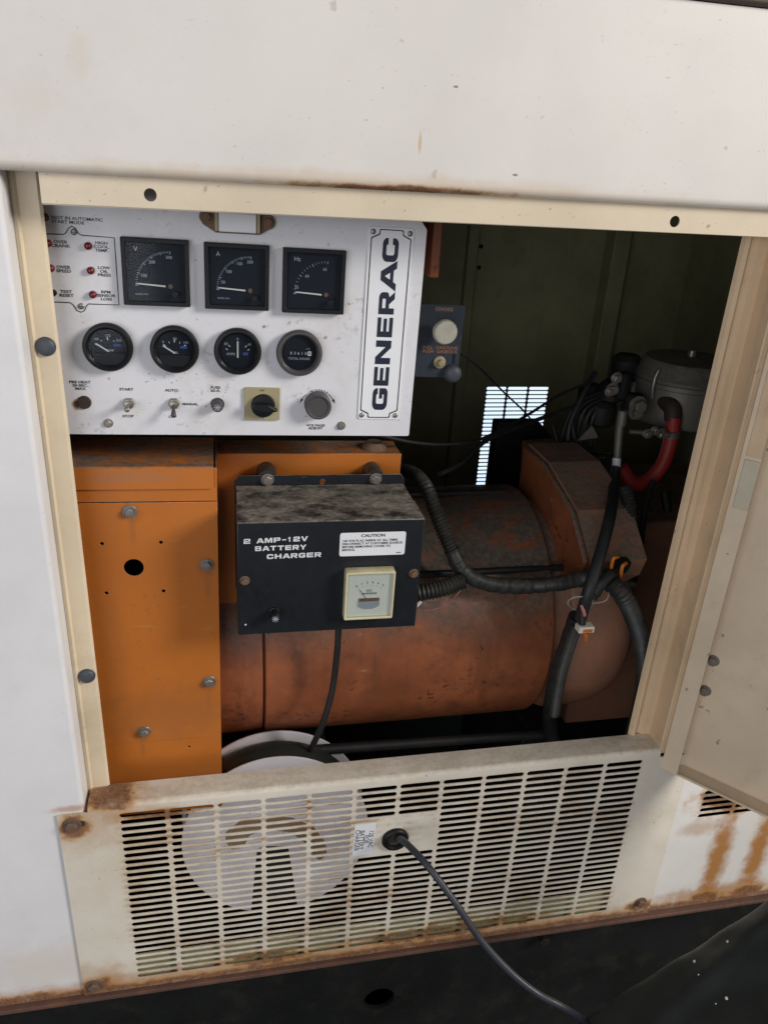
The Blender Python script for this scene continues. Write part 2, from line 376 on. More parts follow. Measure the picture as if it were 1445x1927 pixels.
M['reel'] = painted('white_reel_plastic', (.74, .72, .75), .5, .04, specks=.4, grime=.15, grimecol=(.45, .40, .36), bump=.05)
M['reelband'] = painted('dark_green_band', (.020, .030, .026), .5, .1)
M['reelin'] = painted('tan_reel_hub', (.30, .22, .14), .6, .1, grime=.4, grimecol=(.2, .14, .09))
M['choke'] = painted('slate_blue_plate', (.026, .036, .054), .5, .08, specks=.4)
M['whiteknob'] = painted('aged_white_knob', (.46, .45, .38), .5, .08, grime=.5, grimecol=(.26, .24, .18))
M['alu'] = painted('dusty_cast_aluminium', (.19, .177, .15), .5, .15, metal=.35, grime=.6, grimecol=(.15, .13, .10), dust=.8, dustcol=(.22, .19, .15), bump=.3)
M['redhose'] = plain('red_hose_rubber', (.36, .028, .020), .55)
M['cord'] = painted('grey_blue_cord', (.030, .034, .046), .42, .1, grime=.3, grimecol=(.07, .07, .075), bump=.05)
M['tarp'] = painted('dark_green_tarp', (.014, .021, .0205), .50, .2, specks=0, grime=.4, grimecol=(.020, .022, .020), bump=.15)
M['pale'] = plain('pale_foam_strip', (.64, .575, .44), .7)
M['whiteplastic'] = plain('white_connector_plastic', (.72, .68, .58), .45)
M['orwire'] = plain('orange_wire', (.55, .16, .02), .45)
M['pink'] = plain('pink_wire', (.55, .20, .20), .5)
M['twine'] = plain('grey_twine', (.35, .33, .28), .8)
M['gap'] = plain('dark_gap_fill', (.05, .03, .02), .8)  # dark fill for gaps and slots; in the grommet it paints the hole's shade
M['ground'] = painted('dark_ground', (.045, .042, .038), .9, .2, grime=.5, grimecol=(.03, .03, .025), bump=.5)
M['trim'] = plain('brown_roof_trim', (.055, .035, .028), .6)
M['sky'] = emit('sky_daylight', (.70, .84, 1.0), 1.15)
M['glass'] = glass('clear_lens')
M['fleck'] = plain('white_fleck', (.7, .7, .7), .7)

# ================================================================ setting
tag(MB().box(-6, 6, -5, 6, -.32, -.30).build('ground', M['ground']), kind='structure')
tag(MB().box(-1.5, 3.5, 2.4, 2.41, -.3, 2.2).build('sky', M['sky']), kind='structure')

# ================================================================ cabinet
cab = tag(empty('generator_cabinet', (0, 0, .1)), 'white and cream steel generator cabinet with rust along its bottom edge and open front', 'cabinet')
Zc = Vector((0, 0, -.1))        # children are written in world coordinates
def cpart(o): o.location = Vector(o.location) + Zc; return o
XL, XR = -.171, .629            # opening
YL = .035                       # ledge depth
# canopy: flat face, rounded lower edge folded back under
def arcp(cy, cz, r, a0, a1, n=6): return [(cy + r * math.cos(a0 + (a1 - a0) * k / n), cz + r * math.sin(a0 + (a1 - a0) * k / n)) for k in range(n + 1)]
pr = [(-.010, 1.516)] + arcp(.000, 1.3340, .010, PI, 1.5 * PI) + [(.045, 1.324), (.045, 1.326)] + arcp(.000, 1.3340, .008, 1.5 * PI, PI) + [(-.008, 1.516)]
cpart(MB().sheet(pr, -.85, 1.35).build('canopy_panel', M['canopy'], cab, smooth=40))
cpart(MB().sheet([(-.016, 1.517), (-.016, 1.56), (1.33, 1.56), (1.33, 1.517)], -.86, 1.36).build('roof', M['trim'], cab, bevel=.004))
# header strip with two holes
hz = 1.2962; YH = .004
h = flat('header_strip', [rpoly([(XL + .006, hz), (.70, hz - .001), (.70, 1.335), (XL + .006, 1.335)]),
    circ(at(283, 366, YH)[0], at(283, 366, YH)[2], .0062), circ(at(1268, 416, YH)[0], at(1268, 416, YH)[2], .0062)], .002, M['header'], cab, loc=(0, YH, 0)); cpart(h)
cpart(MB().box(XL + .006, .70, YH + .0005, YH + .04, hz - .0015, hz).build('header_return', M['header'], cab))
# left panel, its return and the ledge
def jam(y0, x0, x1):  # plan polygon
    return None
xl = -.200
poly = [(-.85, 0.0)] + [(xl - .006 + .006 * math.sin(a), .006 - .006 * math.cos(a)) for a in [k * PI / 12 for k in range(7)]] + [(xl, YL - .002), (xl - .0015, YL - .002)] + [(xl - .006 + .0045 * math.sin(a), .006 - .0045 * math.cos(a)) for a in [PI / 2 - k * PI / 12 for k in range(7)]] + [(-.85, .0015)]
cpart(MB().prism_z(poly, .147, 1.334).build('side_panel', M['white'], cab, smooth=40))
poly = [(xl - .004, YL), (xl + .0045, YL - .003), (xl + .007, YL), (XL - .003, YL), (XL, YL + .003), (XL - .0015, YL + .004), (XL - .004, YL + .0016), (xl - .004, YL + .0016)]
led = cpart(MB().prism_z(poly, .50, 1.334).build('door_jamb', M['cream'], cab, smooth=40))
for k, (px, py) in enumerate([(85, 653), (163, 1275)]):
    p = at(px, py, YL - .004)
    o = cpart(disc(cab, 'rubber_plug', (p.x, YL, p.z), .0105, .006, M['plug'], dome=1))
# dark strip standing in for the open gap between header and jamb
cpart(MB().box(XL - .0005, XL + .0035, YL - .001, YL + .004, 1.306, 1.3335).build('dark_gap_strip', M['gap'], cab))
# right jamb : ledge, half-round bead, return to the front skin
XJ = .664
poly = [(XR, YL + .006), (XR + .003, YL + .001), (XR + .008, YL - .001), (XR + .012, YL + .002), (XR + .0145, YL + .006), (XR + .019, YL + .005), (XR + .022, YL + .001), (XJ, YL), (XJ, .0015), (XJ + .0015, 0), (.72, 0), (.72, .0016), (XJ + .0017, .0016), (XJ + .0017, YL + .0017), (XR + .0225, YL + .0026), (XR + .019, YL + .0066), (XR + .0135, YL + .0075), (XR + .011, YL + .004), (XR + .008, YL + .0008), (XR + .0016, YL + .007)]
cpart(MB().prism_z(poly, .518, 1.334).build('door_jamb', M['jamb'], cab, smooth=30))
# -------- vent plate
PX, PZ, SL, SH = .0664, .01277, .0614, .0085
GX0, GZ0 = -.1556, .5065
def slot_cells(m, x0, ztop, cols, rows, y, t, solid=lambda c, r: False, px=PX, pz=PZ, sl=SL, sh=SH, n=4):
    for c in range(cols):
        for r in range(rows):
            xc = x0 + sl / 2 + c * px; zc = ztop - r * pz
            a, b, z0, z1 = xc - px / 2, xc + px / 2, zc - pz / 2, zc + pz / 2
            if solid(c, r):
                m.add([(a, y, z0), (b, y, z0), (b, y, z1), (a, y, z1)], [(0, 1, 2, 3)])
                m.add([(a, y + t, z0), (b, y + t, z0), (b, y + t, z1), (a, y + t, z1)], [(3, 2, 1, 0)]); continue
            hr = sh / 2; j = [random.uniform(-.0003, .0003) for _ in range(2)]
            Lp = [(xc - sl / 2 + hr - hr * math.sin(PI / 2 * k / n * 1) , 0) for k in range(1)]
            lx, rx = xc - sl / 2 + hr + j[0], xc + sl / 2 - hr + j[1]
            upper = [(lx + hr * math.cos(PI - PI / 2 * k / n), zc + hr * math.sin(PI - PI / 2 * k / n)) for k in range(n + 1)] + [(rx + hr * math.cos(PI / 2 - PI / 2 * k / n), zc + hr * math.sin(PI / 2 - PI / 2 * k / n)) for k in range(n + 1)]
            lower = [(x, 2 * zc - z) for x, z in upper]
            for yy, rev in ((y, False), (y + t, True)):
                for half, zz in ((upper, z1), (lower, z0)):
                    P = [(a, yy, zc)] + [(x, yy, z) for x, z in half] + [(b, yy, zc), (b, yy, zz), (a, yy, zz)]
                    m.add(P, [tuple(range(len(P)))])
            loop = upper + lower[::-1][1:-1]
            k = len(loop)
            m.add([(x, y, z) for x, z in loop] + [(x, y + t, z) for x, z in loop], [(i, (i + 1) % k, k + (i + 1) % k, k + i) for i in range(k)])
def quadpair(m, x0, x1, z0, z1, y, t):
    m.add([(x0, y, z0), (x1, y, z0), (x1, y, z1), (x0, y, z1)], [(0, 1, 2, 3)])
    m.add([(x0, y + t, z0), (x1, y + t, z0), (x1, y + t, z1), (x0, y + t, z1)], [(3, 2, 1, 0)])
gy, gt = -.003, .0016
m = MB()
slot_cells(m, GX0, GZ0, 12, 27, gy, gt, solid=lambda c, r: c in (5, 6) and 5 <= r <= 10)
gx0 = GX0 + SL / 2 - PX / 2; gx1 = gx0 + 12 * PX; gz1 = GZ0 + PZ / 2; gz0 = gz1 - 27 * PZ
pxl, pxr, pzb = -.236, .722, .148
m.add([(pxl, gy, pzb), (gx0, gy, pzb), (gx0, gy, gz1), (xl + .004, gy, gz1), (xl + .004, gy, .5185), (pxl, gy, .5185)], [(0, 1, 2, 3, 4, 5)])
m.add([(pxl, gy + gt, pzb), (gx0, gy + gt, pzb), (gx0, gy + gt, gz1), (xl + .004, gy + gt, gz1), (xl + .004, gy + gt, .5185), (pxl, gy + gt, .5185)], [(5, 4, 3, 2, 1, 0)])
quadpair(m, gx1, pxr, pzb, gz1, gy, gt)
quadpair(m, gx0, gx1, pzb, gz0, gy, gt)
# edges of the sheet
for a, b in [((pxl, pzb), (pxl, .5185)), ((pxl, .5185), (xl + .004, .5185)), ((pxl, pzb), (pxr, pzb)), ((pxr, pzb), (pxr, gz1))]:
    m.add([(a[0], gy, a[1]), (b[0], gy, b[1]), (b[0], gy + gt, b[1]), (a[0], gy + gt, a[1])], [(0, 1, 2, 3)])
# bend into the sill
RB = .007; zt = .5275
bend = [(gy, gz1)] + arcp(gy + RB, zt - RB, RB, PI, PI / 2, 7) + [(YL + .003, zt), (YL + .003, zt - .012)]
xa, xb = xl + .004, XJ + .001
me_v = []
for x in (xa, xb): me_v += [(x, yy, zz) for yy, zz in bend]
k = len(bend); m.add(me_v, [(i, i + 1, k + i + 1, k + i) for i in range(k - 1)])
m.add([(xb, yy, zz) for yy, zz in bend] + [(xb, YL + .003, gz1), (xb, gy, gz1)], [tuple(range(k + 2))])
m.add([(xa, yy, zz) for yy, zz in bend] + [(xa, YL + .003, gz1), (xa, gy, gz1)], [tuple(range(k + 2))[::-1]])
me = bpy.data.meshes.new('vent_plate'); me.from_pydata(m.v, [], m.f)
bm = bmesh.new(); bm.from_mesh(me); bmesh.ops.remove_doubles(bm, verts=bm.verts, dist=1e-6); bmesh.ops.recalc_face_normals(bm, faces=bm.faces); bm.to_mesh(me); bm.free()
me.shade_smooth(); me.set_sharp_from_angle(angle=math.radians(30))
vent = link('vent_plate', me, M['grille'], cab); cpart(vent)
for px, py, rr in [(135, 1553, .0085), (178, 1855, .0085), (1205, 1698, .0075)]:
    p = at(px, py, gy); bolt(vent, (p.x, gy, p.z), rr, M['rusty_bolt'])
# left slotted hole of the upper corner bolt
p = at(152, 1550, gy)
flat('bolt_slot', [rrect(p.x - .012, p.x + .006, p.z - .0055, p.z + .0045, .0045)], .0004, M['gap'], vent, loc=(0, gy - .0001, 0))
# cord grommet and its printed label
pg = at(743, 1578, gy)
gm = MB()
prof = [(.0135, -.004), (.0205, -.001), (.0212, .003), (.0190, .0065), (.0150, .0070), (.0132, .004), (.0128, -.004)]
for i in range(len(prof)): pass
nseg = 28; base = len(gm.v)
for r, d in prof:
    for q in range(nseg): gm.v.append((pg.x + r * math.cos(2 * PI * q / nseg), gy - d, pg.z + r * math.sin(2 * PI * q / nseg)))
for i in range(len(prof)):
    i2 = (i + 1) % len(prof)
    for q in range(nseg): gm.f.append((i * nseg + q, i * nseg + (q + 1) % nseg, i2 * nseg + (q + 1) % nseg, i2 * nseg + q))
gm.build('grommet', M['black'], vent, smooth=60)
flat('grommet_hole_shade', [circ(pg.x, pg.z, .0140)], .0006, M['gap'], vent, loc=(0, gy - .0004, 0))  # dark disc painting the shade inside the hole; no opening is cut
lc = [at(*q, gy) for q in [(668, 1553), (708, 1549), (701, 1606), (662, 1612)]]
lab = flat('sticker', [[(q.x, q.z) for q in lc]], .0003, M['label'], vent, loc=(0, gy - .0002, 0)); tag(lab, 'white sticker reading 120 VAC FOR BATTERY CHARGER sideways')
lcx = sum(q.x for q in lc) / 4; lcz = sum(q.z for q in lc) / 4
for k, s in enumerate(['120 VAC', 'FOR', 'BATTERY', 'CHARGER']):
    text(s, 'sticker_lettering', .0103, M['print'], vent, (lcx + .0105 - k * .0072, gy - .0007, lcz), rot=-PI / 2 - .03, sx=.92)
# inner lip behind the lowest slots, bottom angle
cpart(MB().sheet([(.004, .149), (.004, .215), (.0055, .215), (.012, .151)], pxl + .02, pxr - .02).build('inner_lip', M['inner'], cab))
cpart(MB().sheet([(-.010, .1385), (-.010, .1465), (.06, .1465), (.06, .1385)], -.85, 1.35).build('base_angle', M['rust'], cab, bevel=.002))
# right front panel with its own vent
m = MB(); ry = .0005; rt = .0014
r0x, rzt = .770, .369 + 9 * PZ
slot_cells(m, r0x, rzt, 5, 10, ry, rt)
ax0 = r0x + SL / 2 - PX / 2; ax1 = ax0 + 5 * PX; az1 = rzt + PZ / 2; az0 = az1 - 10 * PZ
quadpair(m, .7225, ax0, .148, az1, ry, rt); quadpair(m, ax1, 1.35, .148, az1, ry, rt); quadpair(m, ax0, ax1, .148, az0, ry, rt); quadpair(m, .7225, 1.35, az1, 1.334, ry, rt)
rp = cpart(m.build('side_panel', M['right_panel'], cab))
tag(rp, 'white side panel with rust streaks running down from its vent slots')
# shell round the engine bay
cpart(MB().box(-.853, -.851, .002, 1.30, .12, 1.512).build('end_wall', M['inner'], cab))
cpart(MB().box(1.351, 1.353, .002, 1.30, .12, 1.512).build('end_wall', M['inner'], cab))
cpart(MB().box(-.85, 1.35, .065, 1.30, .128, .136).build('floor_pan', M['rail'], cab))
YB = 1.30
m = MB()
lz1 = at(915, 727, YB).z; lx0 = at(915, 727, YB).x
slot_cells(m, lx0 + .002, lz1 - .006, 3, 30, YB, .0015, px=.0672, sl=.0620, sh=.0095)
bx0 = lx0 + .002 + .031 - .0672 / 2; bx1 = bx0 + 3 * .0672; bz1 = lz1 - .006 + PZ / 2; bz0 = bz1 - 30 * PZ
quadpair(m, -.86, bx0, .12, 1.53, YB, .0015); quadpair(m, bx1, 1.36, .12, 1.53, YB, .0015); quadpair(m, bx0, bx1, .13, bz0, YB, .0015); quadpair(m, bx0, bx1, bz1, 1.512, YB, .0015)
cpart(m.build('back_wall', M['inner'], cab))
for px0, wd, dp in [(872, .030, .03), (1135, .05, .06)]:
    p = at(px0, 760, YB - dp); cpart(MB().box(p.x - wd, p.x, YB - dp, YB - .001, .14, 1.51).build('wall_post', M['inner'], cab, bevel=.004))
for px, py in [(905, 463), (901, 503), (868, 800)]:
    p = at(px, py, YB - .001); cpart(disc(cab, 'rivet', (p.x, YB, p.z), .006, .004, M['black' if py < 700 else 'steel']))
# access door, swung wide open on its right-hand hinge
hx, hy = .672, -.002
dd = Vector((.66, -.751, 0)).normalized(); dn = Vector((-dd.y, dd.x, 0))   # dn points behind, towards the outer skin
if dn.x < 0: dn = -dn
door = cpart(empty('access_door', (hx, hy, .49))); door.parent = cab
ang = math.atan2(dd.y, dd.x); door.rotation_euler = (0, 0, ang)
# door local: x along the door, y = +left of x ; inner face looks to -x_world side
sgn = -1 if (Matrix.Rotation(ang, 3, 'Z') @ Vector((0, 1, 0))).x < 0 else 1
DW, DH, DT = .80, .86, .030
def dbox(name, x0, x1, y0, y1, z0, z1, mat, bv=.0015):
    ya, yb = sorted((sgn * y0, sgn * y1)); return MB().box(x0, x1, ya, yb, z0, z1).build(name, mat, door, bevel=bv)
dbox('outer_skin', 0, DW, DT - .0015, DT, 0, DH, M['door'])
dbox('hinge_edge', 0, .0015, 0, DT - .002, 0, DH, M['door'], .0005)
dbox('bottom_edge', .002, DW, .0005, DT - .002, 0, .0015, M['door'], .0005)
dbox('edge_lip', 0, .026, -.0016, -.0001, .0, DH, M['door'], .0006)
dbox('bottom_lip', .0262, DW, -.0015, 0, .0, .004, M['door'], .0004)
dbox('foam_strip', .006, .0258, -.0036, -.0018, .46, .53, M['pale'])
dbox('foam_strip', .006, .0258, -.0034, -.0018, .535, .80, M['jamb'])
for z in (.15, .205):
    o = bolt(door, (.029, sgn * (DT - .002), z), .0065, M['steel'], washer=1.4, h=1.3, rot=.3)
    o.rotation_euler = (0, 0, 0 if sgn > 0 else PI)

# ================================================================ base rail under the cabinet
rail = tag(empty('base_rail', (.3, .06, -.30)), 'black painted steel base rail running under the rusty cabinet edge', 'rail')
o = Vector((.3, .06, -.30))
rb = flat('web', [rect(-1.2, 1.1, .01, .435), circ(at(712, 1873, .05).x - .3, at(712, 1873, .05).z + .3, .028, 28)], .008, M['rail'], rail, loc=(0, -.01, 0))
MB().box(-1.2, 1.1, .0, .10, 0, .008).build('lower_flange', M['rail'], rail, bevel=.002)
MB().box(-1.2, 1.1, .15, .155, .0, .43).build('rear_web', M['rail'], rail)
p = at(1020, 1762, .04) - o; bolt(rail, (p.x, -.019, p.z), .010, M['rail'], washer=1.4, h=1.5)

# ================================================================ control panel
YP = .073
cp = tag(empty('control_console', at(450, 620, YP), TILT), 'white control panel crowded with square meters, round gauges, switches and red lamps', 'control panel')
def L(px, py, prot=0.0): return loc_in(cp, px, py, YP - prot)
b0 = L(450, 819).z; b1 = L(772, 822); tr = L(801, 432)
xr = (b1.x + tr.x) / 2; ztop = L(600, 395).z + .012
flat('face_plate', [rpoly([(-.30, b0, .002), (xr, b0, .003), (xr, tr.z), (xr - .008, tr.z + .010), (xr - .008, ztop), (-.30, ztop)])], .002, M['panel'], cp, bevel=.0006, loc=(0, .002, 0))
MB().box(-.298, xr - .012, .0025, .14, b0 + .002, ztop - .002).build('console_case', M['panel'], cp, bevel=.002)
# square meters
def square_meter(px, py, unit, labs, ticks):
    c = L(px, py, .008); r = empty('panel_meter'); r.parent = cp; r.location = (c.x, 0, c.z); r['label'] = {'V': 'square black voltmeter', 'A': 'square black ammeter', 'Hz': 'square black frequency meter'}[unit]
    s = .036
    flat('bezel', [rrect(-s, s, -s, s, .001), rrect(-s + .0048, s - .0048, -s + .0048, s - .0048, .001)], .009, M['black'], r, bevel=.0006)
    MB().box(-s + .004, s - .004, -.004, -.0005, -s + .004, s - .004).build('dial', M['mface'], r)
    y = -.0045; pv = (.0148, -.0146); mm = MB()
    for k in range(ticks):
        a = PI - (PI / 2 + .02) * (k / (ticks - 1)) ** .9; big = k % 5 == 0
        d = Vector((math.cos(a), 0, math.sin(a))); q = Vector((-d.z, 0, d.x)) * (.00032 if big else .0002)
        p0 = Vector((pv[0], y, pv[1])) + d * (.0345 if big else .0355); p1 = Vector((pv[0], y, pv[1])) + d * .0378
        mm.add([p0 - q, p0 + q, p1 + q, p1 - q], [(0, 1, 2, 3)])
    mm.build('scale_marks', M['gprint'], r)
    for tx, x, z, sz in labs: text(tx, 'dial_lettering', sz, M['gprint'], r, (x, y, z))
    text(unit, 'dial_lettering', .0068, M['gprint'], r, (-.0206 if unit != 'Hz' else -.0195, y, .0238))
    MB().add([(-.0225, -.0052, -.0132), (.0095, -.0052, -.0155), (.0095, -.0052, -.0137), (-.0190, -.0052, -.0120), (-.0222, -.0052, -.0128)], [(0, 1, 2, 3, 4)]).build('needle', M['needle'], r)
    disc(r, 'hub', (pv[0], -.004, pv[1]), .0026, .0014, M['rusty_bolt'])
    disc(r, 'zero_screw', (.0195, -.0085, -.0225), .0036, .0022, M['black'])
    flat('lens', [rect(-s + .0047, s - .0047, -s + .0047, s - .0047)], .0006, M['glass'], r, loc=(0, -.0070, 0))
square_meter(293.5, 513, 'V', [('100', -.0135, -.0040, .0046), ('200', -.0040, .0108, .0046), ('300', .0142, .0165, .0046), ('RANGE 157A', -.0165, -.0243, .0024)], 26)
square_meter(446, 521.5, 'A', [('50', -.0155, -.0065, .0046), ('100', -.0090, .0053, .0046), ('150', .0026, .0145, .0046), ('200', .0146, .0168, .0046), ('RANGE 157A', -.0150, -.0243, .0024)], 26)
square_meter(591, 530, 'Hz', [('55', -.0195, -.0075, .0046), ('60', -.0080, .0055, .0046), ('65', .0125, .0140, .0046)], 16)
# round gauges
def round_gauge(px, py, kind):
    c = L(px, py, .010); r = empty('round_gauge'); r.parent = cp; r.location = (c.x, 0, c.z)
    r['label'] = {'T': 'round black temperature gauge', 'O': 'round black oil pressure gauge', 'A': 'round black battery ammeter', 'H': 'round black hour meter with worn bezel'}[kind]
    mm = MB(); R0 = .0275; prof = [(R0 - .001, 0), (R0, .004), (R0, .009), (R0 - .0015, .0115), (R0 - .004, .0120), (R0 - .0065, .0080), (R0 - .0068, .0050)]
    n = 40
    for rr, d in prof:
        for q in range(n): mm.v.append((rr * math.cos(2 * PI * q / n), -d, rr * math.sin(2 * PI * q / n)))
    for i in range(len(prof) - 1):
        for q in range(n): mm.f.append((i * n + q, i * n + (q + 1) % n, (i + 1) * n + (q + 1) % n, (i + 1) * n + q))
    mm.build('bezel', M['knobgrey' if kind == 'H' else 'black'], r, smooth=40)
    disc(r, 'dial', (0, 0, 0), R0 - .005, .0055, M['face'], n=40)
    y = -.0060; pv = (0, -.0045)
    def tick(mm, a, r0, r1, wd):
        d = Vector((math.cos(a), 0, math.sin(a))); q = Vector((-d.z, 0, d.x)) * wd; P = Vector((pv[0], y, pv[1]))
        mm.add([P + d * r0 - q, P + d * r0 + q, P + d * r1 + q, P + d * r1 - q], [(0, 1, 2, 3)])
    if kind in 'TO':
        mm = MB()
        for k in range(5): tick(mm, math.radians(150 - 30 * k if kind == 'T' else 142 - 26 * k), .0125, .0160 if k % 2 == 0 else .0145, .0005 if k % 2 == 0 else .0003)
        mm.build('scale_marks', M['wprint'], r)
        for tx, x, z in ([('100', -.0125, .0088), ('175', .0005, .0128), ('250', .0122, .0080)] if kind == 'T' else [('0', -.0125, .0080), ('50', .0005, .0120), ('100', .0125, .0080)]): text(tx, 'dial_lettering', .0040, M['gprint'], r, (x, y, z))
        text('TEMP' if kind == 'T' else 'OIL', 'dial_lettering', .0040, M['gprint'], r, (.0015 if kind == 'T' else .001, y, -.0040))
        mm = MB(); a = math.radians(147); tick(mm, a, -.0005, .0155, .0008); mm.build('needle', M['needle'], r, loc=(0, -.0006, 0))
        MB().box(.006, .014, y - .0002, y, .001, .004).build('emblem', M['bprint'], r)
        MB().box(-.017, .017, y - .0016, y - .0004, -.020, -.0070).build('shield', M['black'], r)
    elif kind == 'A':
        mm = MB()
        for k in (-1, 1):
            for a_ in (28, 48): tick(mm, math.radians(90 - k * (90 - a_)), .0130, .0155, .0004)
        mm.build('scale_marks', M['wprint'], r)
        for tx, x, z in [('60', -.0135, .0085), ('0', 0, .0145), ('60', .0135, .0085), ('AMPS', -.0080, -.0035)]: text(tx, 'dial_lettering', .0042, M['gprint'], r, (x, y, z))
        mm = MB(); tick(mm, PI / 2, -.003, .0165, .0008); mm.build('needle', M['needle'], r, loc=(0, -.0006, 0))
        MB().box(.006, .012, y - .0002, y, -.0045, -.001).build('emblem', M['bprint'], r)
    else:
        for k, ch in enumerate('03610'):
            MB().box(-.0118 + k * .0044, -.0079 + k * .0044, y - .0003, y, -.003, .0022).build('counter_wheel', M['black'], r)
            text(ch, 'counter_digit', .0046, M['wprint'], r, (-.0098 + k * .0044, y - .0005, -.0004))
        MB().box(.0102, .0143, y - .0003, y, -.003, .0022).build('counter_wheel', M['label'], r); text('8', 'counter_digit', .0046, M['print'], r, (.0122, y - .0005, -.0004))
        text('TOTAL HOURS', 'dial_lettering', .0038, M['gprint'], r, (0, y, -.0070)); text('1/10', 'dial_lettering', .0026, M['gprint'], r, (.010, y, .0050))
    MB().lathe([(R0 - .0066, .0078), (R0 - .0066, .0082)], '-y', n=32).build('lens', M['glass'], r)
for px, py, kd in [(202.6, 654.4, 'T'), (328.5, 658.3, 'O'), (447.5, 662.3, 'A'), (563.8, 665.4, 'H')]: round_gauge(px, py, kd)
# warning lamp block: printed outline, lamps, screws
def line(name, pts, wd, mat, y=-.0004, cyc=False):
    P = [Vector((p[0], 0, p[1])) for p in pts]; mm = MB(); n = len(P); vs = []
    for i, p in enumerate(P):
        a = P[i - 1] if i or cyc else P[0]; b = P[(i + 1) % n] if i < n - 1 or cyc else P[-1]
        t = (b - a).normalized(); q = Vector((-t.z, 0, t.x)) * wd / 2; vs += [p - q + Vector((0, y, 0)), p + q + Vector((0, y, 0))]
    fs = [(2 * i, 2 * i + 1, 2 * ((i + 1) % n) + 1, 2 * ((i + 1) % n)) for i in range(n if cyc else n - 1)]
    return mm.add(vs, fs).build(name, mat, cp)
def PL(l): return [(L(x, y).x, L(x, y).z) for x, y in l]
line('outline', PL([(60, 438.5), (119.5, 440.4), (124, 438), (128, 430), (134.7, 425), (142, 429), (148, 439), (154, 442), (215, 446.8), (219.5, 510), (223.9, 573.3), (166.6, 571.4), (163, 575), (159, 584), (152.7, 587), (145, 584), (138, 573), (132, 569), (80, 566.5)]), .0011, M['print'])
for k, (px, py) in enumerate([(83.5, 408.6), (89, 457.6), (165, 462.8), (94.6, 505), (170, 509.3), (174, 554.7)]):
    p = L(px, py, .004); disc(cp, 'warning_lamp', (p.x, 0, p.z), .0042, .0062, M['red'], dome=1)
p = L(100, 551, .003); disc(cp, 'test_button', (p.x, 0, p.z), .0036, .006, M['black'])
for px, py in [(139, 436), (152.7, 576)]:
    p = L(px, py, .001); sc_ = disc(cp, 'screw', (p.x, 0, p.z), .0034, .0018, M['steel'], dome=1)
    MB().box(-.0026, .0026, -.0021, -.0014, -.0004, .0004).build('screw_slot', M['print'], sc_)
def tx(s, px, py, size=.0036, **k):
    p = L(px, py); return text(s, 'panel_lettering', size, M['print'], cp, (p.x, -.0003, p.z), sx=k.pop('sx', 1.25), bold=.00008, **k)
tx('NOT IN AUTOMATIC\nSTART MODE', 97, 412, .0045, align='LEFT', sx=1.2)
tx('OVER\nCRANK', 114, 458.5, .0045); tx('HIGH\nCOOL.\nTEMP.', 191.5, 464, .0043); tx('OVER\nSPEED', 120, 506, .0045); tx('LOW\nOIL\nPRESS', 196, 510.5, .0043)
tx('TEST\nRESET', 125, 552, .0045); tx('RPM\nSENSOR\nLOSS', 200, 556, .0043)
tx('PRE HEAT\n20-SEC.\nMAX', 151, 725, .0043); tx('START', 238, 732.5, .0043); tx('STOP', 241.3, 783, .0043); tx('AUTO', 323, 734.4, .0043); tx('MANUAL', 358, 760.3, .0040, sx=1.1); tx('OFF', 325, 784, .0043)
tx('FUSE\n20-A.', 405.5, 732, .0043); tx('VOLTAGE\nADJUST', 594, 803, .0042)
# pre-heat opening
p = L(158.8, 756.5); disc(cp, 'heater_button', (p.x, 0, p.z), .0078, .003, M['rustdark'])
# toggles
def toggle(px, py, ang, tipmat):
    p = L(px, py, .004); r = empty('toggle_switch'); r.parent = cp; r.location = (p.x, 0, p.z)
    MB().lathe([(.0070, 0), (.0070, .004), (.0063, .0048), (.0040, .0050)], '-y', n=6).build('nut', M['steel'], r, smooth=25)
    MB().lathe([(.0042, .004), (.0042, .009), (.003, .0095)], '-y', n=16).build('collar', M['steel'], r, smooth=40)
    d = Vector((0, -math.cos(ang), math.sin(ang)))
    MB().tube([Vector((0, -.008, 0)) + d * t for t in (0, .006, .013, .0155, .0165)], [.0016, .0020, .0031, .0029, .0015], 14).build('lever', M[tipmat], r, smooth=50)
toggle(241.9, 760, -.10, 'steel'); toggle(327, 760, -.75, 'knobgrey')
# fuse holder
p = L(409.3, 765.7, .012); fh = MB().lathe([(.0082, 0), (.0082, .001), (.0066, .0012), (.0064, .013), (.0055, .0145)], '-y', n=20).build('fuse_holder', M['knobgrey'], cp, smooth=30, loc=(p.x, 0, p.z))
for k in range(4): MB().box(-.0045, .0045, -.0149, -.0146, -.0003, .0003).build('cap_mark', M['gprint'], fh).rotation_euler = (0, k * PI / 4, 0)
# selector switch
q = [L(*z, .003) for z in [(456, 722.4), (532, 727), (528.7, 798), (454.6, 793.4)]]
sx_ = (q[0].x + q[1].x + q[2].x + q[3].x) / 4; sz_ = (q[0].z + q[1].z + q[2].z + q[3].z) / 4
sel = empty('selector_switch'); sel.parent = cp; sel.location = (sx_, 0, sz_)
flat('switch_plate', [rrect(-.0215, .0215, -.0205, .0205, .002)], .003, M['brass'], sel, bevel=.0006)
MB().lathe([(.0145, .002), (.0145, .006), (.0135, .008), (.010, .0085)], '-y', n=32).build('knob_skirt', M['black'], sel, smooth=40, loc=(.0012, 0, -.0015))
hd = flat('knob_handle', [rpoly([(-.0130, -.0040, .0035), (.006, -.0055, .003), (.0185, -.001, .0008), (.006, .0050, .003), (-.0130, .0040, .0035)])], .011, M['black'], sel, bevel=.0016, loc=(.0012, -.007, -.0015)); hd.rotation_euler = (0, .10, 0)
text('OFF', 'switch_lettering', .0030, M['print'], sel, (0, -.0032, .0172)); text('2', 'switch_lettering', .0030, M['print'], sel, (.001, -.0032, -.0180))
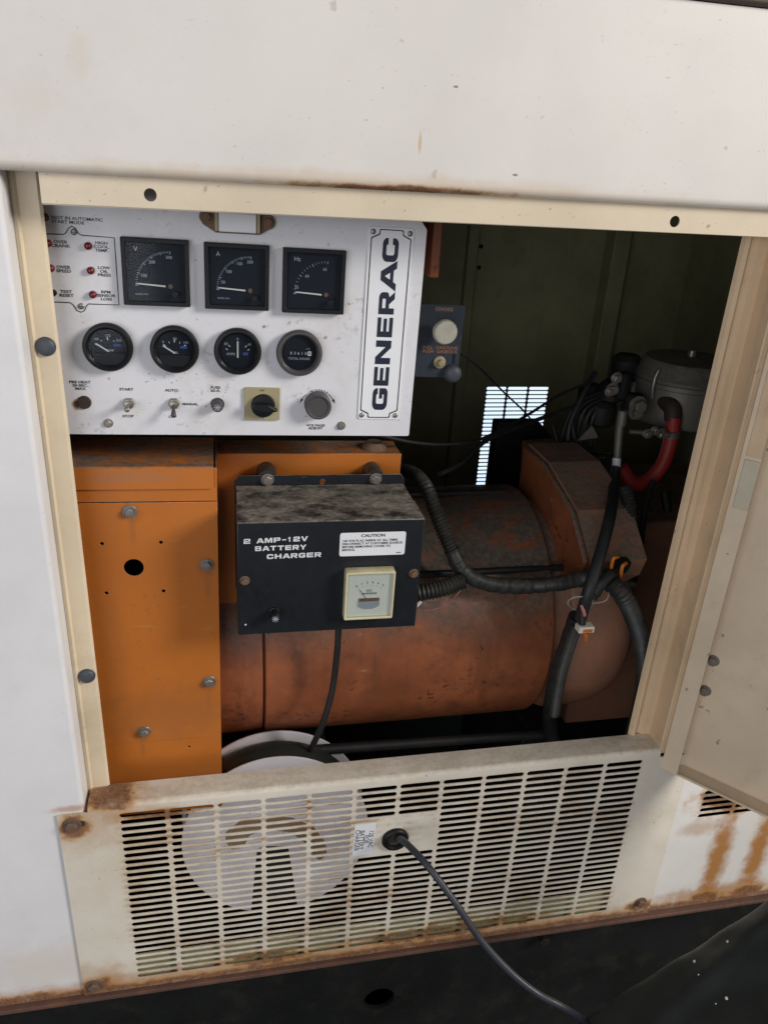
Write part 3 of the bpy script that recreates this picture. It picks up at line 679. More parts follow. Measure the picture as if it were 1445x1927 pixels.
# voltage knob
p = L(599.4, 766, .014)
MB().lathe([(.0165, .001), (.0163, .010), (.0158, .0145), (.0145, .0155), (.0125, .0150), (.0118, .0140)], '-y', n=36).build('voltage_knob', M['knobgrey'], cp, smooth=30, loc=(p.x, 0, p.z))
ctr = L(597, 768)
arc = [(ctr.x + .0225 * math.cos(a), ctr.z + .0225 * math.sin(a)) for a in [math.radians(150 - 25 * k / 6) for k in range(7)]]
line('arrow_arc', arc, .0007, M['print'])
arc2 = [(ctr.x + .0225 * math.cos(a), ctr.z + .0225 * math.sin(a)) for a in [math.radians(30 + 25 * k / 6) for k in range(7)]]
line('arrow_arc', arc2, .0007, M['print'])
for a, s in ((152, 1), (28, -1)):
    a = math.radians(a); P = Vector((ctr.x + .0225 * math.cos(a), -.0004, ctr.z + .0225 * math.sin(a))); t = Vector((-math.sin(a), 0, math.cos(a))) * s; n_ = Vector((math.cos(a), 0, math.sin(a)))
    MB().add([P + t * .0045, P + n_ * .0017 - t * .001, P - n_ * .0017 - t * .001], [(0, 1, 2)]).build('arrow_head', M['print'], cp)
for k, ch in enumerate('INCREASE'):
    a = math.radians(119 - k * 8.3); text(ch, 'panel_lettering', .0038, M['print'], cp, (ctr.x + .0228 * math.cos(a), -.0003, ctr.z + .0228 * math.sin(a)), rot=a - PI / 2, bold=.00006)
for px, py in [(203.4, 797.5), (642.4, 802.3)]:
    p = L(px, py, .003); bolt(cp, (p.x, 0, p.z), .0042, M['steel'], washer=1.35)
# panel light
lf = empty('panel_lamp'); lf.parent = cp; q = L(447, 417, .004); lf.location = (q.x, 0, q.z)
flat('bracket', [rpoly([(-.0385, -.004, .004), (-.024, -.0125, .003), (.024, -.0125, .003), (.0385, -.004, .004), (.0385, .009, .004), (-.0385, .009, .004)])], .003, M['rusty_bolt'], lf, bevel=.0005)
MB().box(-.0205, .0205, -.0085, -.003, -.0108, .0095).build('diffuser', M['label'], lf, bevel=.0012)
MB().box(-.0245, -.021, -.0090, -.003, -.0105, .0095).build('end_cap', M['brass'], lf, bevel=.0006); MB().box(.021, .0245, -.0090, -.003, -.0105, .0095).build('end_cap', M['brass'], lf, bevel=.0006)
for s in (-1, 1): bolt(lf, (s * .0335, -.003, .0025 - s * .001), .0052, M['rusty_bolt'], washer=1.5)
# name plate
npc = [L(*z) for z in [(692.7, 424), (777, 430.5), (753, 790), (673.6, 787)]]
cxn = sum(p.x for p in npc) / 4; czn = sum(p.z for p in npc) / 4; hw = ((npc[1].x - npc[0].x) + (npc[2].x - npc[3].x)) / 4; hh = ((npc[0].z - npc[3].z) + (npc[1].z - npc[2].z)) / 4
npl = empty('name_plate'); npl.parent = cp; npl.location = (cxn, 0, czn)
print('nameplate', hw, hh)
flat('plate', [rrect(-hw, hw, -hh, hh, .004)], .0012, M['label'], npl, bevel=.0003)
def notch(hw, hh, c, r): return [( -hw + c, hh, r), (hw - c, hh, r), (hw - c, hh - c * .55, r), (hw, hh - c, r), (hw, -hh + c, r), (hw - c, -hh + c * .55, r), (hw - c, -hh, r), (-hw + c, -hh, r), (-hw + c, -hh + c * .55, r), (-hw, -hh + c, r), (-hw, hh - c, r), (-hw + c, hh - c * .55, r)]
flat('border', [rpoly(notch(hw - .0030, hh - .0022, .0095, .002), 3), rpoly(notch(hw - .0041, hh - .0033, .0095, .002), 3)], .0003, M['navy'], npl, loc=(0, -.00125, 0))
for sx2 in (-1, 1):
    for sz2 in (-1, 1): disc(npl, 'screw', (sx2 * (hw - .0052), -.001, sz2 * (hh - .0055)), .0033, .0018, M['steel'], dome=1)
S = .27; S2 = .24
GL = {
 'G': [rpoly([(0, 0, .30), (1, 0, .22), (1, .56), (.52, .56), (.52, .36), (.72, .36), (.72, .24, .05), (.28, .24, .10), (.28, .76, .10), (.72, .76, .05), (.72, .68), (1, .68), (1, 1, .26), (0, 1, .30)])],
 'E': [[(0, 0), (1, 0), (1, .23), (.29, .23), (.29, .395), (.95, .395), (.95, .605), (.29, .605), (.29, .77), (1, .77), (1, 1), (0, 1)]],
 'N': [[(0, 0), (.27, 0), (.27, .64), (.70, 0), (1, 0), (1, 1), (.73, 1), (.73, .36), (.30, 1), (0, 1)]],
 'R': [rpoly([(0, 0), (.28, 0), (.28, .34), (.46, .34), (.70, 0), (1.03, 0), (.77, .35, .03), (1, .42, .14), (1, 1, .24), (0, 1)]), rpoly([(.28, .56), (.71, .56, .05), (.71, .78, .05), (.28, .78)])],
 'A': [[(-.06, 0), (.22, 0), (.30, .19), (.74, .19), (.82, 0), (1.12, 0), (.70, 1), (.36, 1)], [(.38, .40), (.66, .40), (.52, .74)]],
 'C': [rpoly([(0, 0, .30), (1, 0, .26), (1, .38), (.72, .38), (.72, .24, .05), (.28, .24, .10), (.28, .76, .10), (.72, .76, .05), (.72, .66), (1, .66), (1, 1, .26), (0, 1, .30)])],
}
zs = lambda zy: L(360 + 1140 / 3.141, 370 + zy / 3.141).z - czn
for ch, a, b_ in [('G', 1258, 1130), ('E', 1115, 1005), ('N', 988, 848), ('E', 828, 712), ('R', 693, 562), ('A', 546, 392), ('C', 382, 240)]:
    z0, z1 = zs(a), zs(b_); lh = .0188
    loops = [[(-(y - .5) * lh, z0 + x * (z1 - z0)) for x, y in lp] for lp in GL[ch]]
    flat('letter', loops, .0003, M['navy'], npl, loc=(0, -.00125, 0))

# ================================================================ orange connection box under the panel
YO = .085
ob = tag(empty('connection_box', at(300, 1100, YO), TILT), 'tall orange sheet metal box with dusty top below the control panel', 'metal box')
def LO(px, py, y=YO): return loc_in(ob, px, py, y)
ox1 = (LO(408, 960).x + LO(418, 1425).x) / 2; ozt = LO(300, 876.5).z; seam1 = LO(300, 944).z; seam0 = LO(320, 1391).z
holes = [circ(LO(252, 1067).x, LO(252, 1067).z, .0125, 30)] + [circ(LO(x, y).x, LO(x, y).z, .0024, 12) for x, y in [(192, 1022), (303, 1019.5), (200.5, 1115), (308, 1111)]]
flat('front_plate', [rect(-.30, ox1, seam0 + .0004, seam1 - .0004)] + holes, .002, M['orange'], ob, bevel=.0004)
hz_ = LO(356, 1405)
flat('lower_plate', [rect(-.30, ox1 - .0005, -.40, seam0 - .0004), circ(hz_.x, hz_.z, .0018, 10)], .0015, M['orange'], ob, bevel=.0004, loc=(0, .0008, 0))
flat('upper_plate', [rect(-.30, ox1, seam1 + .0004, ozt - .003)], .0015, M['orange'], ob, bevel=.0004, loc=(0, .001, 0))
zl = LO(300, 918).z
MB().sheet([(-.0045, zl), (-.0045, ozt - .002), (-.0030, ozt), (.11, ozt), (.11, ozt - .002), (-.0030, ozt - .0022), (-.003, zl)], -.30, ox1 - .004).build('lid', M['orange'], ob, smooth=20)
MB().box(-.30, -.298, .003, .11, -.40, ozt - .003).build('box_end', M['orange'], ob); MB().box(ox1 - .0015, ox1, .003, .11, -.40, ozt - .003).build('box_end', M['orange'], ob); MB().box(-.297, ox1 - .003, .105, .1085, -.40, ozt - .003).build('box_back', M['rail'], ob)
for px, py in [(243, 965), (389, 1065.5), (394, 1286), (271, 1380.5)]:
    p = LO(px, py, YO - .006); bolt(ob, (p.x, -.002, p.z), .0062, M['steel'], washer=1.5, h=.9)
# backing plate for the charger, joined to the box
bp0 = LO(410, 849, .18); bp1 = LO(755, 853, .18)
flat('backing_plate', [rect(ox1 + .0005, bp1.x, -.10, bp1.z)], .002, M['orange'], ob, bevel=.0004, loc=(0, .095, 0))
MB().box(ox1 + .0005, bp1.x - .001, .0955, .15, bp1.z - .002, bp1.z).build('plate_flange', M['orange'], ob)
p = LO(705, 838, .20); MB().lathe([(.018, -.004), (.018, .004), (.012, .010), (.010, .010)], 'z', n=20).build('filler_cap', M['rusty_bolt'], ob, smooth=30, loc=(p.x, .118, bp1.z))

# ================================================================ battery charger
YC, YCB = .020, .145
ch_ = tag(empty('battery_charger', at(620, 1190, YC), TILT - .006), 'black battery charger box with white lettering and yellowed ammeter, dusty on top', 'battery charger')
def LC(px, py, y=YC): return loc_in(ch_, px, py, y)
cx0 = (LC(446, 985).x + LC(447.6, 1194).x) / 2; cx1 = (LC(801, 975).x + LC(780, 1180).x) / 2; cz0 = (LC(447.6, 1194).z + LC(780, 1180).z) / 2; cz1 = (LC(446, 985).z + LC(801, 975).z) / 2
print('charger', cx0, cx1, cz0, cz1)
dep = YCB - YC
MB().box(cx0, cx1, 0, dep * .48, cz0, cz1).build('cover', M['charger'], ch_, bevel=.0014)
MB().box(cx0 + .0015, cx1 - .0015, dep * .49, dep - .002, cz0 + .0015, cz1 - .0012).build('case', M['charger'], ch_, bevel=.001)
fz = LC(600, 893, YCB).z
flat('mounting_flange', [rpoly([(cx0, cz0), (cx1, cz0), (cx1, fz - .008), (cx1 - .006, fz), (cx0 + .006, fz), (cx0, fz - .008)]), circ(LC(607, 905, YCB).x, LC(607, 905, YCB).z, .0038, 14)], .0018, M['charger'], ch_, bevel=.0003, loc=(0, dep, 0))
for px, py in [(503.7, 904.4), (707.8, 903)]:
    p = LC(px, py, YCB - .006); bolt(ch_, (p.x, dep - .002, p.z), .0068, M['steel'], washer=1.35, h=.9)
    MB().lathe([(.0125, .0005), (.0135, .006), (.0138, .012), (.0132, .022), (.0135, .030), (.0125, .0365)], 'y', n=24, o=(p.x, dep, p.z)).build('rubber_mount', M['conduit'], ch_, smooth=50)
for px, py in [(460.7, 1095.6), (779.6, 1081.7)]:
    p = LC(px, py, YC - .004); bolt(ch_, (p.x, 0, p.z), .0046, M['rusty_bolt'], washer=1.45, h=1.0)
GL.update({
 '2': [rpoly([(0, 0), (1, 0), (1, .21), (.30, .21), (.30, .36), (.78, .40, .05), (1, .48, .10), (1, 1, .22), (0, 1, .22), (0, .66), (.27, .66), (.27, .79), (.73, .79), (.73, .61), (.16, .57, .08), (0, .46, .08)])],
 '1': [[(.30, 0), (.58, 0), (.58, 1), (.34, 1), (.02, .78), (.02, .62), (.30, .76)]],
 '-': [[(.08, .36), (.92, .36), (.92, .57), (.08, .57)]],
 'M': [[(0, 0), (.22, 0), (.22, .66), (.42, 0), (.58, 0), (.78, .66), (.78, 0), (1, 0), (1, 1), (.68, 1), (.50, .42), (.32, 1), (0, 1)]],
 'P': [rpoly([(0, 0), (.27, 0), (.27, .33), (1, .33, .24), (1, 1, .24), (0, 1)]), rpoly([(.27, .55), (.72, .55, .06), (.72, .79, .06), (.27, .79)])],
 'V': [[(.36, 0), (.64, 0), (1.02, 1), (.74, 1), (.50, .28), (.26, 1), (-.02, 1)]],
 'B': [rpoly([(0, 0), (1, 0, .22), (1, .50, .12), (.88, .53), (.96, .58, .05), (.96, 1, .20), (0, 1)]), rpoly([(.27, .60), (.68, .60, .05), (.68, .80, .05), (.27, .80)]), rpoly([(.27, .20), (.72, .20, .05), (.72, .42, .05), (.27, .42)])],
 'T': [[(.36, 0), (.64, 0), (.64, .77), (1, .77), (1, 1), (0, 1), (0, .77), (.36, .77)]],
 'Y': [[(.36, 0), (.64, 0), (.64, .40), (1.02, 1), (.72, 1), (.50, .62), (.28, 1), (-.02, 1), (.36, .40)]],
 'H': [[(0, 0), (.28, 0), (.28, .39), (.72, .39), (.72, 0), (1, 0), (1, 1), (.72, 1), (.72, .61), (.28, .61), (.28, 1), (0, 1)]],
})
for s, xa_, xb_, ya_, yb_ in [('2 AMP-12V', 458.4, 579, 1023.5, 1017.7), ('BATTERY', 480, 576, 1037, 1033.7), ('CHARGER', 502, 604, 1052, 1047.7)]:
    pa = LC(xa_, ya_); pb = LC(xb_, yb_); lh = .0066; ru = Vector((pb.x - pa.x, pb.z - pa.z))
    wds = [{'1': .62, '-': .72, ' ': .55, 'M': 1.15}.get(c, 1.0) for c in s]; unit = 1 / (sum(wds) + .20 * (len(s) - 1)); u = 0.0
    for c, wd_ in zip(s, wds):
        if c != ' ':
            flat('letter', [[(pa.x + ru.x * (u + x * wd_ * unit), pa.z + ru.y * (u + x * wd_ * unit) + y * lh) for x, y in lp] for lp in GL[c]], .0003, M['wprint'], ch_)
        u += (wd_ + .20) * unit
q = [LC(*z) for z in [(638.6, 1004), (763.6, 999), (761.6, 1042.4), (639.5, 1047.7)]]
lx0_, lx1_ = (q[0].x + q[3].x) / 2, (q[1].x + q[2].x) / 2; lz1_ = (q[0].z + q[1].z) / 2; lz0_ = (q[2].z + q[3].z) / 2
cl = flat('caution_label', [rrect(lx0_, lx1_, lz0_, lz1_, .003)], .0003, M['label'], ch_)
text('CAUTION', 'label_lettering', .0058, M['print'], cl, ((lx0_ + lx1_) / 2, -.0005, lz1_ - .0046), bold=.0001, sx=1.2)
for k, s in enumerate(['120 VOLTS AC INSIDE AT ALL TIMES.', 'DISCONNECT AT CUSTOMER SOURCE', 'BEFORE REMOVING COVER TO', 'SERVICE.']):
    o = text(s, 'label_lettering', .0042, M['print'], cl, (lx0_ + .003, -.0005, lz1_ - .0115 - k * .0043), align='LEFT', bold=.00006, sx=1.08)
text('49025', 'label_lettering', .0026, M['print'], cl, (lx1_ - .008, -.0005, lz0_ + .003))
# panel ammeter of the charger
q = [LC(*z, YC - .016) for z in [(651, 1079), (744, 1076), (739, 1165.4), (647.6, 1166.3)]]
mx0, mx1 = (q[0].x + q[3].x) / 2, (q[1].x + q[2].x) / 2; mz1 = (q[0].z + q[1].z) / 2; mz0 = (q[2].z + q[3].z) / 2
am = empty('ammeter'); am.parent = ch_; am.location = ((mx0 + mx1) / 2, 0, (mz0 + mz1) / 2); mw, mh = (mx1 - mx0) / 2, (mz1 - mz0) / 2
flat('housing', [rrect(-mw, mw, -mh, mh, .002), rrect(-mw + .0028, mw - .0028, -mh + .0035, mh - .0030, .001)], .016, M['amber'], am, bevel=.0008)
MB().box(-mw + .002, mw - .002, -.0125, -.0005, -mh + .0025, mh - .002).build('dial', M['mcard'], am)
y = -.0128
mm = MB()
for k in range(11):
    a = math.radians(122 - 64 * k / 10); d = Vector((math.cos(a), 0, math.sin(a))); n_ = Vector((-d.z, 0, d.x)) * .0001; P = Vector((0, y, -.014))
    mm.add([P + d * .0275 - n_, P + d * .0275 + n_, P + d * (.0305 if k % 2 == 0 else .029) + n_, P + d * (.0305 if k % 2 == 0 else .029) - n_], [(0, 1, 2, 3)])
mm.build('scale_marks', M['print'], am)
for k in range(6):
    a = math.radians(122 - 64 * k / 5); text(str(k), 'dial_lettering', .0042, M['knobgrey'], am, (.033 * math.cos(a), y, -.014 + .033 * math.sin(a)))
text('DC', 'dial_lettering', .0044, M['knobgrey'], am, (0, y, .0065), sx=1.3); text('AMPERES', 'dial_lettering', .0040, M['knobgrey'], am, (0, y, .0022), sx=1.25)
MB().tube([(-.0135, y - .0006, .0085), (-.004, y - .0006, -.0045)], .0003, 6).build('needle', M['print'], am)
MB().box(-.0135, .0135, y - .0012, y, -.0085, -.0045).build('dial_mask', M['rusty_bolt'], am)
flat('movement_cover', [rpoly([(-.0140, -.0090), (-.0140, -.0165, .002), (-.006, -.0205, .004), (.006, -.0205, .004), (.0140, -.0165, .002), (.0140, -.0090)])], .0010, M['greyglass'], am, loc=(0, y, 0))
flat('lens', [rect(-mw + .0029, mw - .0029, -mh + .0036, mh - .0031)], .0006, M['glass'], am, loc=(0, -.0145, 0))
p = LC(518, 1164, YC - .016); MB().lathe([(.0082, 0), (.0080, .003), (.0068, .0035), (.0066, .016), (.0056, .0175), (.003, .0172)], '-y', n=20).build('fuse_holder', M['black'], ch_, smooth=30, loc=(p.x, 0, p.z))
fhh = C.objects['fuse_holder.001']
for k in range(4): MB().box(-.0045, .0045, -.0181, -.0177, -.00035, .00035).build('cap_mark', M['gprint'], fhh).rotation_euler = (0, k * PI / 4, 0)
p = LC(462, 1175.6); disc(ch_, 'paint_dot', (p.x, 0, p.z), .0012, .0008, M['wprint'])
# lead from the charger down to the reel
tag(cable('charger_lead', [at(637, 1180, .10), at(634, 1230, .10), at(625, 1300, .105), at(608, 1360, .11), at(590, 1400, .125), at(570, 1440, .14)], .0050, M['blackrub']), 'black lead hanging from the underside of the battery charger', 'cable')

# ================================================================ alternator
AY, AZ, AR = .350, .612, .212
alt = tag(empty('alternator', (.3, AY, AZ - AR), 0), 'large oily orange alternator barrel lying across the engine bay', 'alternator')
def AX(px, py, y=.16): return at(px, py, y).x - .3
def apart(m, name, mat, smooth=40): return m.build(name, mat, alt, smooth=smooth)
oz = AR
x_l, x_s, x_b = AX(412, 1250), AX(497, 1250), .532 - .3
print('alt', x_l, x_s, x_b)
apart(MB().lathe([(AR * .985, x_l - .06), (AR * .985, x_s - .003), (AR * .94, x_s - .002), (AR * .94, x_s)], 'x', (0, 0, oz), 72), 'end_ring', M['barrel'])
apart(MB().lathe([(AR * .95, x_s - .0005), (AR, x_s + .002), (AR, x_b - .012), (AR * .985, x_b - .006), (AR * .93, x_b)], 'x', (0, 0, oz), 72), 'stator_shell', M['barrel'])
apart(MB().lathe([(AR * .90, x_b + .001), (AR * .90, x_b + .024), (AR * .965, x_b + .027), (AR * .985, x_b + .034), (AR * .985, x_b + .085), (AR * .965, x_b + .115), (AR * .91, x_b + .140), (AR * .82, x_b + .158), (AR * .60, x_b + .172)], 'x', (0, 0, oz), 72), 'end_bell', M['bell'])
# lugs on the joint, tie rods
for px, py in [(1064, 1017), (1083, 1243), (1075, 1065)]:
    y = .165 if py > 1200 else .27
    p = at(px, py, y) - Vector(alt.location)
    MB().lathe([(.006, -.02), (.012, -.016), (.0135, -.004), (.0125, .004), (.008, .007)], 'x', p, 16).build('lug', M['bell'], alt, smooth=40)
def rod(name, a, b, ya, yb, r, parent, ab=None):
    p, q = at(*a, ya) - Vector(parent.location), at(*b, yb) - Vector(parent.location)
    MB().tube([p, q], r, 14).build(name, M['blackrub'], parent, smooth=50)
rod('tie_rod', (780, 1082), (1082, 1067), .185, .20, .0058, alt); rod('tie_rod', (590, 1412), (1035, 1381), .155, .17, .0088, alt); rod('tie_rod', (770, 931), (946, 926), .34, .36, .0062, alt)
# feet
for xx in (-.20, .22):
    MB().prism_z([(xx, -.16), (xx + .06, -.16), (xx + .06, .16), (xx, .16)], -.255, .03).build('foot', M['rail'], alt, bevel=.006)

# ================================================================ engine end
eng = tag(empty('engine', (.66, .40, .14)), 'orange engine housing with dusty sloping shoulders behind the alternator', 'engine')
def E_(px, py, y): return at(px, py, y) - Vector(eng.location)
def hull(name, pts, mat, bv=.006):
    me = bpy.data.meshes.new(name); bm = bmesh.new()
    for p in pts: bm.verts.new(p)
    bmesh.ops.convex_hull(bm, input=bm.verts); bmesh.ops.dissolve_limit(bm, angle_limit=.02, verts=bm.verts, edges=bm.edges); bmesh.ops.recalc_face_normals(bm, faces=bm.faces); bm.to_mesh(me); bm.free()
    return link(name, me, mat, eng, bevel=bv)
# bell housing: many-sided casting round the alternator's axis
exl = .548 - .66
oct_ = [(.432, .889), (.332, .889), (.20, .856), (.128, .800), (.140, .765), (.26, .66), (.432, .56)]
MB().sheet([(y - .40, z - .14) for y, z in oct_], exl + .010, exl + .105).build('bell_housing', M['bell'], eng)
MB().sheet([(.40 + (y - .40) * .985 - .40, .62 + (z - .62) * .985 - .14) for y, z in oct_], exl, exl + .0095).build('housing_flange', M['barrel'], eng, bevel=.003)
hull('engine_block', [(exl + .16, y, z) for y in (-.02, .30) for z in (.12, .60)] + [(exl + .55, y, z) for y in (-.02, .30) for z in (.12, .60)], M['bell'])
# side cover seen against the rear louvre
q = [E_(*z, .72) for z in [(926, 786), (1003, 786), (1055, 850), (1060, 960), (906, 960)]]
hull('rear_cover', q + [p - Vector((-.004, .03, 0)) for p in q], M['rail'], .003)
q = [E_(*z, .62) for z in [(980, 826), (1060, 822), (1080, 960), (975, 960)]]
hull('shroud', q + [p - Vector((-.006, .08, 0)) for p in q], M['bell'], .006)

# ================================================================ air cleaner, fittings and hoses
ac_c = at(1290, 720, .50)
ac = tag(empty('air_cleaner', (ac_c.x, .50, ac_c.z - .07)), 'round dusty metal air cleaner can beside the red hose', 'air cleaner')
Rr = .098
MB().lathe([(Rr * .9, -.005), (Rr * .97, .0), (Rr, .012), (Rr, .070), (Rr * 1.03, .072), (Rr * 1.03, .080)], 'z', n=48).build('can', M['alu'], ac, smooth=40)
MB().lathe([(Rr * 1.03, .0812), (Rr * 1.04, .088), (Rr * .98, .096), (Rr * .93, .110), (Rr * .86, .118), (Rr * .5, .122), (.012, .123)], 'z', n=48).build('lid', M['alu'], ac, smooth=40)
MB().lathe([(.008, .122), (.008, .134), (.006, .136)], 'z', n=12).build('wing_stud', M['steel'], ac, smooth=40)
for a in (205, 262, 310):
    a = math.radians(a); d = Vector((math.cos(a), math.sin(a), 0)); P = d * Rr * 1.045
    MB().tube([P + Vector((0, 0, .052)), P + Vector((0, 0, .072)) + d * .004, P + Vector((0, 0, .092)) + d * .003, P * .96 + Vector((0, 0, .106))], .0042, 8).build('clip', M['steel'], ac, smooth=50)
# elbow nozzle of the can
pn = at(1265, 770, .42) - Vector(ac.location)
MB().tube(spline([pn + Vector((0, .06, .01)), pn + Vector((0, .02, .006)), pn, pn + Vector((.001, -.008, -.02))], 6), .016, 14).build('nozzle', M['rustdark'], ac, smooth=50)
rh = tag(cable('coolant_hose', [at(1268, 785, .41), at(1262, 830, .405), at(1246, 875, .40), at(1218, 905, .40), at(1190, 908, .40), at(1168, 880, .41)], .0135, M['redhose'], n=14), 'thick red hose curving down from the air cleaner', 'hose')
hc = tag(empty('hose_clamp', at(1264, 815, .405)), 'bright metal clamp round the upper end of the red hose', 'hose clamp')
MB().lathe([(.0150, -.006), (.0152, .006)], (.1, .1, -1), n=20).build('band', M['steel'], hc, smooth=40); MB().box(-.034, -.012, -.018, -.008, -.004, .006).build('screw_housing', M['steel'], hc, bevel=.002)
# carburettor / linkage cluster left of the can
cb = tag(empty('carburettor', at(1180, 730, .48)), 'dark greasy carburettor and linkage left of the air cleaner', 'carburettor')
o0 = Vector(cb.location)
for (px, py, y, r, hgt, mt) in [(1150, 735, .52, .024, .04, 'rail'), (1130, 775, .52, .030, .05, 'rail'), (1178, 690, .56, .030, .05, 'rail'), (1172, 725, .48, .014, .05, 'rail'), (1110, 750, .56, .026, .06, 'rail'), (1190, 760, .47, .020, .04, 'rail')]:
    p = at(px, py, y) - o0; MB().lathe([(r * .8, -hgt / 2), (r, -hgt * .4), (r, hgt * .3), (r * .7, hgt / 2)], 'z', p, 18).build('body_casting', M[mt], cb, smooth=40)
for px, py, y, r, mt in [(1160, 711, .44, .0075, 'steel'), (1152, 732, .44, .0085, 'alu'), (1146, 737, .43, .006, 'steel'), (1200, 762, .43, .012, 'alu'), (1245, 815, .40, .007, 'steel'), (1218, 816, .40, .0065, 'steel'), (1232, 810, .40, .006, 'steel'), (1196, 775, .43, .010, 'alu')]:
    p = at(px, py, y) - o0; bolt(cb, p, r, M[mt], name='fitting_nut', h=1.2)
MB().tube([at(1185, 812, .42) - o0, at(1270, 818, .405) - o0], .0045, 8).build('linkage', M['steel'], cb, smooth=50)
for k in range(5):
    p = at(1085 + k * 9, 760 + k * 4, .50) - o0; MB().tube(spline([p + Vector((.06, .02, .02)), p, p + Vector((-.02 + k * .004, -.004, -.05)), p + Vector((-.025 + k * .008, -.01, -.10))], 6), .0035, 8).build('cooling_wire', M['blackrub'], cb, smooth=50)
# fuel line: brass fitting, white band, black hose to the knot
fl = tag(empty('fuel_line', at(1160, 880, .36)), 'upright black fuel hose with metal fitting and white band', 'hose'); o1 = Vector(fl.location)
MB().tube([at(1172, 772, .37) - o1, at(1168, 800, .37) - o1, at(1166, 801, .37) - o1, at(1161, 862, .365) - o1], [.0085, .0085, .0068, .0068], 14).build('fitting', M['alu'], fl, smooth=40)
MB().tube([at(1160.5, 862, .365) - o1, at(1158.5, 882, .36) - o1], .0078, 14).build('band', M['wprint'], fl, smooth=40)
MB().tube(spline([at(1158, 883, .36) - o1, at(1150, 960, .165) - o1, at(1130, 1040, .095) - o1, at(1108, 1110, .062) - o1, at(1092, 1165, .068) - o1]), .0092, 14).build('hose', M['blackrub'], fl, smooth=50)
# corrugated conduits
G = 'ribbed black conduits in the engine bay'
tag(corrugated('ribbed_conduit', [at(752, 884, .33), at(776, 890, .28), at(793, 905, .22), at(806, 925, .19), at(822, 970, .175), at(842, 1018, .165), at(856, 1048, .160)], .0115, M['conduit']), 'short ribbed conduit dropping behind the right side of the battery charger', 'conduit', G)
tag(corrugated('ribbed_conduit', [at(765, 1119, .14), at(800, 1114, .130), at(835, 1106, .128), at(872, 1092, .132)], .0140, M['conduit']), 'short ribbed conduit lying level just right of the charger, beside a pink wire', 'conduit', G)
tag(corrugated('ribbed_conduit', [at(1176, 915, .22), at(1186, 965, .20), at(1186, 1010, .18), at(1180, 1034, .165)], .0120, M['conduit']), 'ribbed conduit below the red hose, above the orange clips', 'conduit', G)
tag(corrugated('ribbed_conduit', [at(1148, 1096, .075), at(1175, 1125, .060), at(1198, 1175, .070), at(1211, 1230, .085), at(1212, 1290, .095), at(1203, 1340, .10), at(1190, 1390, .11)], .0150, M['conduit']), 'thick ribbed conduit hanging down beside the right door jamb', 'conduit', G)
tag(corrugated('ribbed_conduit', [at(1085, 1175, .075), at(1072, 1215, .085), at(1058, 1260, .10), at(1050, 1300, .11), at(1043, 1345, .12)], .0095, M['conduit']), 'ribbed conduit running down the alternator below the white connector', 'conduit', G)
hl = tag(cable('drop_hose', [at(1085, 1160, .085), at(1068, 1210, .10), at(1052, 1255, .115), at(1040, 1305, .125), at(1034, 1350, .145), at(1040, 1400, .155), at(1042, 1430, .16)], .0125, M['blackrub'], n=14, step=14, lump=.08), 'smooth black hose hanging in front of the alternator, left of the ribbed one', 'hose')
th = tag(cable('taped_loom', [at(850, 1035, .160), at(864, 1065, .150), at(885, 1086, .142), at(925, 1100, .140), at(985, 1103, .142), at(1050, 1098, .125), at(1105, 1088, .09), at(1140, 1085, .09)], .0122, M['conduit'], n=16, step=24, lump=.13), 'black taped wiring loom lying across the top of the alternator', 'wiring loom')
jn = tag(cable('taped_branch', [at(1182, 1030, .167), at(1176, 1055, .14), at(1155, 1078, .095), at(1130, 1098, .075), at(1112, 1125, .07)], .0110, M['blackrub'], n=14, step=20, lump=.25), 'taped branch of the loom running down from the orange clips', 'wiring loom')
bh = tag(cable('rear_hose', [at(1195, 930, .55), at(1225, 985, .50), at(1255, 1045, .46), at(1290, 1130, .42)], .016, M['conduit'], n=14), 'thick dim grey hose far right beside the door jamb', 'hose')
# little things on the loom
cn = tag(empty('plug_connector', at(1101, 1183, .055)), 'small white plug connector with orange wires on the loom', 'connector'); o2 = Vector(cn.location)
MB().box(-.0125, .0125, -.006, .010, -.0048, .0055).build('shell', M['whiteplastic'], cn, bevel=.0012); MB().box(-.006, .009, -.0068, -.0055, -.0030, .0022).build('pin_insert', M['orwire'], cn)
MB().tube([(-.004, .004, .005), (-.005, .006, .02), (-.008, .012, .03)], .0055, 8).build('wire_boot', M['blackrub'], cn, smooth=50); MB().tube([(.003, .004, -.004), (.003, .003, -.009)], .006, 8).build('wire_boot', M['blackrub'], cn, smooth=50)
for k in range(3): MB().tube(spline([(.001 + k * .002, .003, -.008), (.003 + k * .002, .001, -.016), (.005 + k * .0018, .003, -.026)], 4), .0010, 6).build('wire', M['orwire'], cn, smooth=50)
for k, (pa, pb, y) in enumerate([((1150, 1068), (1162, 1048), .09), ((1168, 1085), (1178, 1060), .085)]):
    P = [at(*pa, y), at((pa[0] + pb[0]) / 2 - 2, (pa[1] + pb[1]) / 2 - 6, y - .006), at(*pb, y)]
    tag(cable('wire_clip', P, .0028, M['orwire']), ['orange wire clip on the loom, left of the pair', 'orange wire clip on the loom, right of the pair'][k], 'clip')
tag(cable('thin_wire', [at(786, 1147, .15), at(812, 1148, .135), at(842, 1136, .132), at(866, 1112, .130), at(874, 1098, .134)], .0008, M['pink'], n=6), 'thin pink wire sagging right of the battery charger', 'wire')
tw = [at(1092 + 24 * math.cos(a), 1135 + 12 * math.sin(a), .067 + .008 * math.sin(a)) for a in [k * 2 * PI / 14 for k in range(15)]]
tag(cable('twine_tie', tw + [at(1140, 1130, .06), at(1148, 1108, .07)], .0011, M['twine'], n=6, step=4), 'grey twine tied round the loom above the white connector', 'twine')
